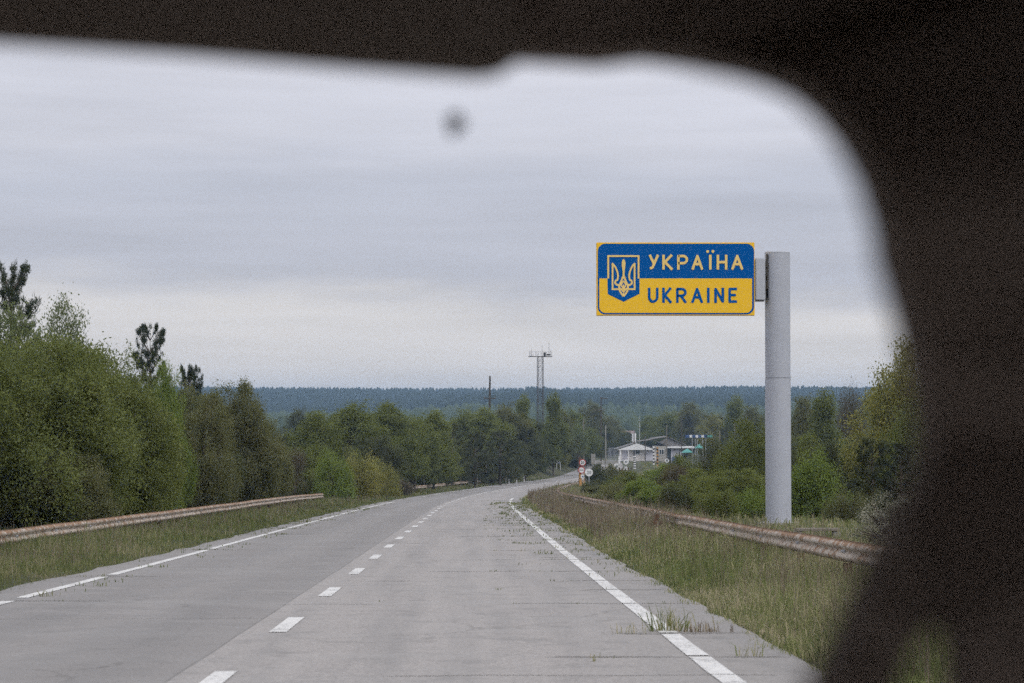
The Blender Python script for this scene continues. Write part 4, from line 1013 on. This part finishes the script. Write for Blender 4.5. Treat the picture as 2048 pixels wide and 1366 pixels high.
# ------------------------------------------------------------------ roadside signs
def local(d, px, py):
    b = W(px, py, d); b.z = float(ground(b.x, d))
    return b, (lambda qx, qy: (lambda w: Vector((w.x - b.x, 0, w.z - b.z)))(W(qx, qy, d)))
def disc(parent, c, r, y, mat, name, th=.02, n=28):
    return MB().tube((c.x, y, c.z), (c.x, y + th, c.z), r, r, n).obj(name, M[mat], parent)
d = 235.0; s1 = d / F
b, L = local(d, 1162, 960)
t = empty('speed_sign', b, 0, 'rusty post carrying a red bordered 20 speed disc above a second red disc', 'road sign')
MB().box(L(1159, 0).x, .05, L(0, 930).z / 2, .28, .10, L(0, 915).z + 1).obj('backing_board', M['rust_dark'], t)
MB().box(L(1160, 0).x, 0, 1.0, .30, .05, 2.6).obj('post', M['ochre'], t)
MB().box(L(1167, 0).x, 0, .9, .08, .05, 2.9).obj('post', M['ochre'], t)
for (cx_, cy_, tx) in ((1165, 925, '20'), (1163, 940, '')):
    c = L(cx_, cy_); r = 6.9 * s1
    pl = disc(t, c, r, -.10, 'red', 'sign_plate'); disc(pl, c, r * .76, -.112, 'white', 'sign_face', .01)
    if tx: text(tx, cx_ - 3.4, cx_ + 3.4, cy_ - 2.8, cy_ + 2.8, 'sign_black', pl, L, -.118, .03, 'lettering')
    else: MB().box(c.x, -.118, c.z, r * 1.25, .006, r * .2).obj('marking_bar', M['sign_black'], pl)
MB().box(L(1165, 953).x, -.06, L(1165, 953).z, .42, .02, .38).obj('small_plate', M['white'], t)
MB().box(L(1165, 953).x + .05, -.075, L(1165, 953).z, .22, .01, .16).obj('plate_mark', M['blue_wall'], t)
d = 205.0; s1 = d / F; b, L = local(d, 1178, 975)
t = empty('end_of_limit_sign', b, 0, 'white round sign with grey numerals beside the red speed discs', 'road sign')
MB().tube((0, .04, -.3), (0, .04, L(0, 940).z), .04, .04, 8).obj('post', M['galv'], t)
c = L(1178, 945); pl = disc(t, c, 7.7 * s1, -.02, 'white', 'sign_plate')
text('20', 1174, 1182.5, 941.5, 948.5, 'grey_text', pl, L, -.024, .03)
for px, py, r, d, lab in ((1233, 933, 6.2, 330, 'white round sign above the dark fence posts'), (1252, 924, 5.0, 350, 'white ringed sign farther back beside the white house'), (1334, 921, 4.2, 352, 'white ring sign half hidden by bushes before the beige wall')):
    b, L = local(d, px, py + 22); s1 = d / F
    t = empty('round_sign', b, 0, lab, 'road sign'); c = L(px, py)
    MB().tube((0, .05, -.3), (0, .05, c.z + .2), .045, .045, 6).obj('post', M['steel_dark'], t)
    pl = disc(t, c, r * s1, -.02, 'white', 'sign_plate')
    disc(pl, c, r * s1 * (.42 if px != 1334 else .6), -.03, 'grey_text' if px != 1334 else 'olive_' if False else 'grey_text', 'sign_face', .008)
b, L = local(352, 1252, 945); t = empty('triangle_sign', b, 0, 'white triangular sign below the white ringed sign', 'road sign')
a_, b_, c_ = L(1246, 941), L(1258, 941), L(1252, 930)
MB().prism([(a_.x, a_.z), (b_.x, b_.z), (c_.x, c_.z)], -.02, .0).obj('sign_plate', M['white'], t); MB().tube((0, .05, -.3), (0, .05, c_.z - .1), .04, .04, 6).obj('post', M['steel_dark'], t)
# white delineators beside the outside of the bend
for px, py, h, d, lab in ((1018, 956, 1.05, 262, 'leftmost white delineator post on the outside of the bend'), (1033, 953, .8, 275, 'middle white delineator post on the outside of the bend'), (1048, 950, .8, 288, 'rightmost white delineator post on the outside of the bend')):
    b, L = local(d, px, py); t = empty('delineator_post', b, 0, lab, 'post', 'white delineator posts on the bend')
    zt = .8
    MB().tube((0, 0, -.2), (0, 0, zt), .07, .06, 8).obj('post', M['white'], t); MB().box(0, -.07, zt - .2, .13, .02, .12).obj('reflector', M['sign_black'], t)
# pale posts below the dark belt
TR = [798, 818, 826, 843, 849, 875, 921, 937, 942, 955, 972, 1012, 1019]
words = ['first', 'second, thicker', 'third', 'fourth', 'fifth', 'sixth, standing apart', 'seventh', 'eighth', 'ninth', 'tenth', 'eleventh', 'twelfth', 'last']
for i, px in enumerate(TR):
    d = 205 + (px - 798) * .28; b, L = local(d, px, 960)
    o = MB().path([(0, 0, -.3), (random.gauss(0, .03), 0, L(0, 945).z), (random.gauss(0, .05), 0, L(0, 925 + random.uniform(-6, 8)).z)], [.055, .05, .04], 6).obj('fence_stake', M['wood_grey'] if i != 1 else M['ochre'], None, b, sm=True)
    tag(o, '%s pale stake from the left along the foot of the dark tree belt' % words[i], 'stake', 'pale stakes below the dark trees')

# ------------------------------------------------------------------ poles and tower
def pole(px, ytop, d, r, mat, label, arms=(), lean=0.0, brace=None, name='utility_pole'):
    b = Vector(((px - 1024) * d / F, d, 0)); b.z = float(ground(b.x, d)); top = CAMZ + (815 - ytop) * d / F - b.z; s_ = d / F
    t = empty(name, b, 0, label, 'pole')
    MB().path([(-lean * top, 0, -.5), (-lean * top * .5, 0, top * .5), (0, 0, top)], [r, r * .85, r * .65], 8).obj('shaft', M[mat], t, sm=True)
    for (ay, x0, x1) in arms:
        z = CAMZ + (815 - ay) * d / F - b.z
        a = MB().box((x0 + x1) / 2 * s_, -.12, z, (x1 - x0) * s_, .12, .14).obj('crossarm', M['steel_dark'], t)
        for q in (x0 + 1, (x0 + x1) / 2, x1 - 1): MB().tube((q * s_, -.12, z + .07), (q * s_, -.12, z + .32), .06, .04, 6).obj('insulator', M['wood_grey'], a)
    if brace:
        (bx0, by0), (bx1, by1) = brace
        MB().tube(((bx0 - px) * s_, 0, CAMZ + (815 - by0) * s_ - b.z), ((bx1 - px) * s_, .6, CAMZ + (815 - by1) * s_ - b.z), .16, .2, 8).obj('brace', M[mat], t, sm=True)
    return t
pole(980, 752, 300, .20, 'wood_dark', 'leaning dark wooden pole rising above the left tree belt', ((797, -12, 11),), .012)
pole(1109, 850, 392, .16, 'concrete', 'concrete pole with a slanted brace right of the lattice tower', brace=((1103, 856), (1084, 912)))
pole(1211, 850, 420, .17, 'concrete', 'tall pale concrete pole left of the checkpoint house')
pole(1202, 794, 455, .17, 'steel_dark', 'dark old pole with two crossarms above the trees', ((797, -2, 13), (820, -14, 7)))
for px, yt, d, mat, lab in ((1268, 862, 500, 'wood_dark', 'dark pole before the gable of the checkpoint house'), (1290, 866, 496, 'wood_dark', 'dark pole at the right half of the gable'), (1333, 850, 492, 'wood_grey', 'grey pole before the beige wall of the house'),
                            (1363, 832, 488, 'wood_dark', 'tall dark pole before the right annex'), (1439, 862, 400, 'wood_grey', 'pale pole beside the white van'), (1469, 846, 440, 'wood_grey', 'slim pole right of the white van'), (1574 + 16, 850, 300, 'wood_grey', 'slim grey pole just right of the big sign pole'),
                            (1167, 838, 400, 'wood_grey', 'slim grey pole inside the pale feathery tree')):
    pole(px, yt, d, .15, mat, lab)
b = Vector(((1279 - 1024) * 515 / F, 515, 0)); b.z = float(ground(b.x, 515)); top = CAMZ + (815 - 832) * 515 / F - b.z
o = MB().tube((0, 0, 2), (0, 0, top), .05, .03, 6).obj('antenna_mast', M['white'], None, b); tag(o, 'thin white antenna mast rising from the gable of the house', 'antenna')
# lattice tower
d = 430.0; s_ = d / F; b = Vector(((1080.5 - 1024) * s_, d, 0)); b.z = float(ground(b.x, d)); tz = CAMZ + (815 - 714) * s_ - b.z
t = empty('lattice_tower', b, math.radians(12), 'rusty lattice tower with an antenna platform rising behind the dark trees', 'tower')
hw = .60
for sx in (-1, 1):
    for sy in (-1, 1): MB().tube((sx * hw, sy * hw, -.5), (sx * hw * .92, sy * hw * .92, tz), .065, .05, 6).obj('leg', M['steel_dark'], t)
nb = 17
for i in range(nb):
    z0, z1 = tz * i / nb, tz * (i + 1) / nb; mb = MB()
    for fx, fy, gx, gy in ((-1, -1, 1, -1), (1, -1, 1, 1), (1, 1, -1, 1), (-1, 1, -1, -1)):
        mb.tube((fx * hw * .95, fy * hw * .95, z0), (gx * hw * .95, gy * hw * .95, z1), .024, n=3); mb.tube((gx * hw * .95, gy * hw * .95, z0), (fx * hw * .95, fy * hw * .95, z1), .024, n=4)
        mb.tube((fx * hw * .95, fy * hw * .95, z1), (gx * hw * .95, gy * hw * .95, z1), .024, n=4)
    mb.obj('bracing', M['steel_dark'], t)
MB().box(.0, 0, tz + .08, 46 * s_, 1.8, .14).obj('platform', M['steel_dark'], t)
mb = MB()
for x in np.linspace(-22, 22, 9): mb.tube((x * s_, -.85, tz + .1), (x * s_, -.85, tz + 1.1), .025, n=4)
mb.tube((-22 * s_, -.85, tz + 1.1), (22 * s_, -.85, tz + 1.1), .025, n=4); mb.obj('railing', M['steel_dark'], t)
for x, h in ((-22, 13), (-18, 17), (-6, 9), (4, 24), (18, 27), (22, 16)):
    MB().tube((x * s_, 0, tz), (x * s_, 0, tz + h * s_), .042, .025, 5).obj('antenna', M['steel_dark'], t)
MB().box(9 * s_, 0, tz + .55, .45, .4, .9).obj('equipment_box', M['sign_black'], t); MB().box(17 * s_, 0, tz + .5, .75, .4, .35).obj('floodlight', M['sign_black'], t); 
MB().tube((18 * s_, -.1, tz + 27 * s_), (20.5 * s_, -.1, tz + 27.6 * s_), .03, n=4).obj('antenna', M['steel_dark'], t)

# ------------------------------------------------------------------ checkpoint
def place(px, d, dz=0.0):
    x = (px - 1024) * d / F; return Vector((x, d, float(ground(x, d)) + dz))
d = 500.0; k = d / F
base = place(1276, d); base.z = CAMZ + (815 - 927) * k
def H(px, py): return ((px - 1276) * k, CAMZ + (815 - py) * k - base.z)
house = empty('checkpoint_house', base, 0, 'white gabled checkpoint house with pale lilac walls behind the bushes', 'house')
def hb(px0, py0, px1, py1, y0, y1, name, mat, parent=house):
    x0, z0 = H(px0, py0); x1, z1 = H(px1, py1)
    return MB().box((x0 + x1) / 2, (y0 + y1) / 2, (z0 + z1) / 2, abs(x1 - x0), y1 - y0, abs(z0 - z1)).obj(name, M[mat], parent)
w1 = hb(1240, 898, 1312, 932, 0, 7, 'wall', 'wall_pink')
hb(1244, 899, 1255, 925, -.06, 0, 'wall_panel', 'wall_lilac'); hb(1290, 899, 1305, 925, -.06, 0, 'wall_panel', 'wall_lilac')
for a in (1240.5, 1256, 1289): hb(a - .8, 898, a + .8, 930, -1.2, -1.0, 'porch_column', 'white')
w = hb(1270, 898, 1280, 909, -.08, 0, 'window', 'white'); hb(1271, 899, 1274.5, 908, -.12, -.08, 'pane', 'glass_dark', w); hb(1275.5, 899, 1279, 908, -.12, -.08, 'pane', 'glass_dark', w)
def slab(p, q, y0, y1, th, name, mat):
    (x0, z0), (x1, z1) = H(*p), H(*q)
    mb = MB(); vs = [(x0, y0, z0), (x1, y0, z1), (x1, y1, z1), (x0, y1, z0)]; vs += [(x, y, z + th) for x, y, z in vs]
    mb.add(vs, [(0, 1, 2, 3), (7, 6, 5, 4), (0, 4, 5, 1), (1, 5, 6, 2), (2, 6, 7, 3), (3, 7, 4, 0)]); return mb.obj(name, M[mat], house)
slab((1233, 898), (1273, 885.5), -1.3, 7.5, .12, 'roof', 'slate'); slab((1273, 885.5), (1313, 898), -1.3, 7.5, .12, 'roof', 'slate')
(x0, z0), (x1, z1), (x2, z2) = H(1233.5, 899.5), H(1273, 886.5), H(1312, 899.5)
MB().prism([(x0, z0), (x2, z2), (x1, z1)], -1.36, -1.3).obj('gable', M['white'], house)
slab((1276, 884), (1306, 880), 1.0, 11, .15, 'roof', 'slate'); slab((1306, 880), (1345, 896), .6, 11, .15, 'roof', 'slate')
slab((1305, 879), (1336, 874.5), 3, 15, .15, 'roof', 'slate'); slab((1336, 874.5), (1374, 890), 2.6, 15, .15, 'roof', 'slate')
(x0, z0), (x1, z1), (x2, z2) = H(1305, 893), H(1336, 875.5), H(1373, 893)
MB().prism([(x0, z0), (x2, z2), (x1, z1)], 3.1, 3.3).obj('gable', M['slate'], house)
hb(1305, 892, 1334, 932, .5, 8, 'wall', 'wall_beige')
w = hb(1318, 898, 1328, 909, .4, .5, 'window', 'white'); hb(1319, 899, 1322.5, 908, .36, .4, 'pane', 'glass_dark', w); hb(1323.5, 899, 1327, 908, .36, .4, 'pane', 'glass_dark', w)
hb(1334, 895, 1342, 932, .4, .9, 'door', 'glass_dark'); hb(1342, 897, 1360, 932, .3, 6, 'wall', 'wall_lilac')
for a in (1346, 1350, 1354, 1358): hb(a - .3, 897, a + .3, 914, .2, .3, 'panel_batten', 'steel_dark')
hb(1344, 914, 1358, 930, .1, .3, 'plinth', 'blue_wall'); hb(1334, 893.2, 1388, 896, -.8, 5, 'canopy_edge', 'white')
hb(1358, 903, 1362, 932, .3, 6, 'wall', 'wall_lilac')
o = MB().tube((0, 0, 0), (0, 0, 2.2), .55, .55, 16).obj('water_tank', M['white'], None, W(1268, 884, 515)); tag(o, 'white cylindrical tank behind the apex of the gable', 'tank')
b = place(1225, 480); t = empty('railing_fence', b, 0, 'tall grey barred fence left of the white house', 'fence')
zt = CAMZ + (815 - 896) * 480 / F - b.z
for i, px in enumerate(np.arange(1216, 1236, 2.5)): MB().box((px - 1225) * 480 / F, 0, zt / 2 - .2, .07, .06, zt + .4).obj('bar', M['galv'], t)
MB().box(0, 0, zt, 20 * 480 / F, .07, .07).obj('rail', M['galv'], t)
b = place(1215, 455); o = MB().box(0, 0, CAMZ + (815 - 925.5) * 455 / F - b.z, 46 * 455 / F, .3, .9).obj('concrete_wall', M['concrete'], None, b); tag(o, 'low pale concrete wall left of the white house', 'wall')
b = place(1186, 410); o = MB().box(0, 0, 1.0, .9, .6, 2.2).obj('concrete_block', M['concrete'], None, b, bevel=.05)
o.location.z = CAMZ + (815 - 928) * 410 / F; tag(o, 'pale concrete block standing left of the tall concrete pole', 'block')
b = place(1117, 380); b.z = CAMZ + (815 - 936) * 380 / F; t = empty('info_board', b, 0, 'small white board on two legs near the braced pole', 'sign')
MB().box(0, 0, 1.15, .78, .05, .55).obj('board', M['white'], t); MB().box(0, -.03, 1.0, .7, .02, .2).obj('board_stripe', M['blue_wall'], t)
for sx in (-.35, .35): MB().box(sx, .04, .3, .06, .05, 1.4).obj('leg', M['white'], t)
# blue lane canopy
d = 470.0; k2 = d / F; b = place(1397, d); cz = CAMZ + (815 - 872.5) * k2 - b.z
t = empty('lane_canopy', b, 0, 'blue canopy beam with white lane plates on slim posts right of the house', 'canopy')
MB().box(-5 * k2, 0, cz, 44 * k2, .5, 5.5 * k2).obj('beam', M['blue_wall'], t); MB().box(20.5 * k2, 0, cz, 14 * k2, .5, 4 * k2).obj('beam_end', M['turq'], t)
for q in (-16, -4, 7.5): MB().box(q * k2, -.28, cz, 5.2 * k2, .04, 5 * k2).obj('lane_plate', M['white'], t)
for q in (-13, -7, -3, 8, 14): MB().tube((q * k2, 0, -.3), (q * k2, 0, cz - .2), .07, .07, 6).obj('post', M['galv'], t)
for px, py, wd, hh, dd, lab in ((1374, 905, 23, 8, 460, 'turquoise tent roof right of the white annex'), (1398, 896, 17, 8, 465, 'turquoise tent roof under the blue lane canopy')):
    b = W(px, py, dd); kk = dd / F; x = wd / 2 * kk; h_ = hh * kk
    t = empty('market_tent', place(px, dd), 0, lab, 'tent'); zb = b.z - t.location.z
    MB().add([(-x, -1, zb), (x, -1, zb), (x, 1.5, zb), (-x, 1.5, zb), (0, .2, zb + h_)], [(0, 1, 4), (1, 2, 4), (2, 3, 4), (3, 0, 4), (3, 2, 1, 0)]).obj('tent_roof', M['turq'], t)
    for sx in (-1, 1): MB().tube((sx * x * .95, -.9, -.2), (sx * x * .95, -.9, zb), .04, .04, 5).obj('leg', M['galv'], t)
b = place(1449, 440); b.z = CAMZ + (815 - 908) * 440 / F
t = empty('parked_van', b, 0, 'white van roof showing over the dark shrub left of the sign pole', 'van')
MB().prism([(-1.0, .5), (1.0, .5), (1.05, 1.3), (.85, 1.65), (-.85, 1.65), (-1.05, 1.3)], 0, 4.4).obj('body', M['white'], t, bevel=.05)
MB().prism([(-.85, 1.12), (.85, 1.12), (.75, 1.5), (-.75, 1.5)], -.03, 0).obj('rear_window', M['glass_dark'], t)
for sx in (-.85, .85):
    for yy in (.8, 3.5): MB().tube((sx - .1, yy, .35), (sx + .1, yy, .35), .35, .35, 16).obj('wheel', M['sign_black'], t)
# striped posts
def striped(px, y0, y1, d, cols, label, r=2.2):
    b = place(px, d); kk = d / F; zt = CAMZ + (815 - y0) * kk - b.z; n = 7; hh = (y1 - y0) * kk / n
    t = empty('striped_post', b, 0, label, 'post', 'striped border posts')
    for i in range(n + 4): MB().box(0, 0, zt - hh * (i + .5), r * 2 * kk * .8, .35, hh * 1.0).obj('stripe_block', M[cols[i % 2]], t)
striped(1269, 912, 928, 380, ('white', 'sign_black'), 'black and white striped post before the pink wall', 2.6)
striped(1307, 893, 916, 385, ('white', 'sign_black'), 'white and black striped post left of the ochre one', 2.0)
striped(1314.5, 894, 918, 382, ('ochre', 'sign_black'), 'ochre and black striped post before the beige wall', 2.0)
b = place(1238, 400); b.z = CAMZ + (815 - 928) * 400 / F; o = MB().box(0, 0, .8, .25, .25, 1.5).obj('white_bollard', M['white'], None, b); tag(o, 'single white bollard at the left corner of the house', 'bollard')
fp = [(1216, 'first'), (1221, 'second'), (1226, 'third'), (1230, 'fourth, darkest'), (1238, 'fifth'), (1244, 'sixth'), (1250, 'seventh'), (1256, 'eighth'), (1262, 'ninth')]
for px, wd in fp:
    b = place(px, 320); zt = CAMZ + (815 - 934 - random.uniform(-2, 3)) * 320 / F - b.z
    o = MB().box(0, 0, zt / 2 - .2, .22 if 'dark' not in wd else .4, .15, zt + .4).obj('fence_post', M['wood_dark'] if 'dark' in wd or px % 4 else M['rust_dark'], None, b)
    tag(o, '%s dark fence post from the left under the round white signs' % wd, 'post', 'dark fence posts under the round signs')
b = place(1255, 700); b.z = CAMZ + (815 - 866) * 700 / F
b.z -= 2.6
t = empty('pink_roofed_barn', b, 0, 'distant barn with a faded pink roof among the hazy trees', 'barn')
MB().box(0, 0, .2, 4.6, 5, 2.0).obj('wall', M['wall_beige'], t)
MB().add([(-2.6, -2.8, 1.2), (2.6, -2.8, 1.2), (2.6, 0, 3.4), (-2.6, 0, 3.4), (-2.6, 2.8, 1.2), (2.6, 2.8, 1.2)], [(0, 1, 2, 3), (3, 2, 5, 4), (0, 3, 4), (1, 5, 2)]).obj('roof', M['pink_roof'], t)

# ------------------------------------------------------------------ car cabin around the camera
car = empty('car', (0, 0, 0), 0, 'dark out of focus car cabin framing the view, windscreen opening with rounded corner', 'car')
inner = [(-420, 30, .95), (300, 60, .95), (980, 96, .95), (1060, 103, .95), (1130, 106, .94), (1200, 110, .93), (1240, 105, .92), (1285, 99, .91), (1340, 104, .88), (1400, 113, .84), (1500, 131, .78), (1560, 150, .74),
         (1609, 171, .71), (1662, 215, .68), (1709, 275, .66), (1749, 349, .64), (1778, 441, .63), (1787, 510, .63), (1815, 600, .63), (1841, 700, .63), (1859, 800, .63), (1868, 870, .63), (1862, 935, .62), (1835, 1000, .61), (1803, 1053, .6),
         (1777, 1100, .6), (1757, 1150, .6), (1733, 1200, .59), (1705, 1260, .59), (1658, 1366, .58), (1590, 1520, .57)]
gap = [(1745, 1520, .57), (1808, 1366, .57), (1833, 1303, .57), (1860, 1270, .57), (1893, 1254, .57), (1917, 1266, .57), (1929, 1305, .57), (1932, 1366, .57), (1935, 1520, .57)]
outer = [(2500, 1520, .57), (2600, 900, .6), (2600, 300, .64), (2300, -160, .8), (1500, -260, .9), (500, -260, .95), (-420, -260, .95)]
loop = inner + gap + outer
def plate(name, pts, th, mat, parent):
    bm = bmesh.new(); vs = [bm.verts.new(W(a, b_, c)) for a, b_, c in pts]
    es = [bm.edges.new((vs[i], vs[(i + 1) % len(vs)])) for i in range(len(vs))]
    bmesh.ops.triangle_fill(bm, edges=es, use_beauty=True)
    r = bmesh.ops.extrude_face_region(bm, geom=bm.faces[:])
    bmesh.ops.translate(bm, verts=[e for e in r['geom'] if isinstance(e, bmesh.types.BMVert)], vec=(0, th, 0))
    bmesh.ops.recalc_face_normals(bm, faces=bm.faces)
    me = bpy.data.meshes.new(name); bm.to_mesh(me); bm.free(); me.materials.append(M[mat])
    o = bpy.data.objects.new(name, me); return link(o, parent)
plate('windscreen_frame', loop, .035, 'cabin', car)
vis = [(-420, 40), (0, 75), (350, 98), (700, 126), (880, 139), (955, 144), (1000, 136), (1026, 118), (1046, 96), (1046, 20), (1030, -40), (-420, -60)]
plate('sun_visor', [(a, b_, .9) for a, b_ in vis], .02, 'cabin_visor', car)
h0 = W(1024, -60, .95)
MB().box(-.45, .16, h0.z + .03, 1.7, 1.9, .04).obj('roof_lining', M['cabin'], car, bevel=.01)
MB().box(.42, -.05, 1.3, .05, 1.3, 1.0).obj('door_lining', M['cabin'], car); MB().box(-1.3, -.05, 1.2, .05, 1.3, 1.0).obj('door_lining', M['cabin'], car)
MB().box(-.45, .95, .98, 1.7, .5, .12).obj('dashboard', M['cabin'], car, bevel=.04)
g0, g1 = W(-420, -200, 1.02), W(2300, 1600, 1.3)
mbg = MB(); mbg.add([(g0.x - .9, 1.02, g0.z), (.40, 1.02, g0.z), (.40, 1.3, 1.02), (g0.x - .9, 1.3, 1.02)], [(0, 1, 2, 3)]); mbg.obj('windscreen', M['glass'], car)
# squashed insect on the outside of the glass
p = W(916, 250, 1.06)
bm = bmesh.new(); bmesh.ops.create_icosphere(bm, subdivisions=2, radius=.0054)
for v in bm.verts:
    v.co *= 1 + .35 * math.sin(v.co.x * 1900 + v.co.z * 1300); v.co.y *= .35
me = bpy.data.meshes.new('insect_splat'); bm.to_mesh(me); bm.free(); me.materials.append(M['sign_black'])
o = inst('insect_splat', me, None, p, (.3, 0, 0)); tag(o, 'small dark blurred speck stuck on the windscreen against the sky', 'speck')

# ------------------------------------------------------------------ haze
t = NT('haze_air'); pv = t.new('ShaderNodeVolumePrincipled', {'Color': (.48, .70, 1.0, 1), 'Density': .00019, 'Anisotropy': .15}); t.l.new(pv.outputs[0], t.out.inputs['Volume'])
x0, x1, y0, y1, z0, z1 = -2100, 2100, -120, 4400, -20, 42
o = MB().box((x0 + x1) / 2, (y0 + y1) / 2, (z0 + z1) / 2, x1 - x0, y1 - y0, z1 - z0).obj('haze', t.m); tag(o, kind='stuff')
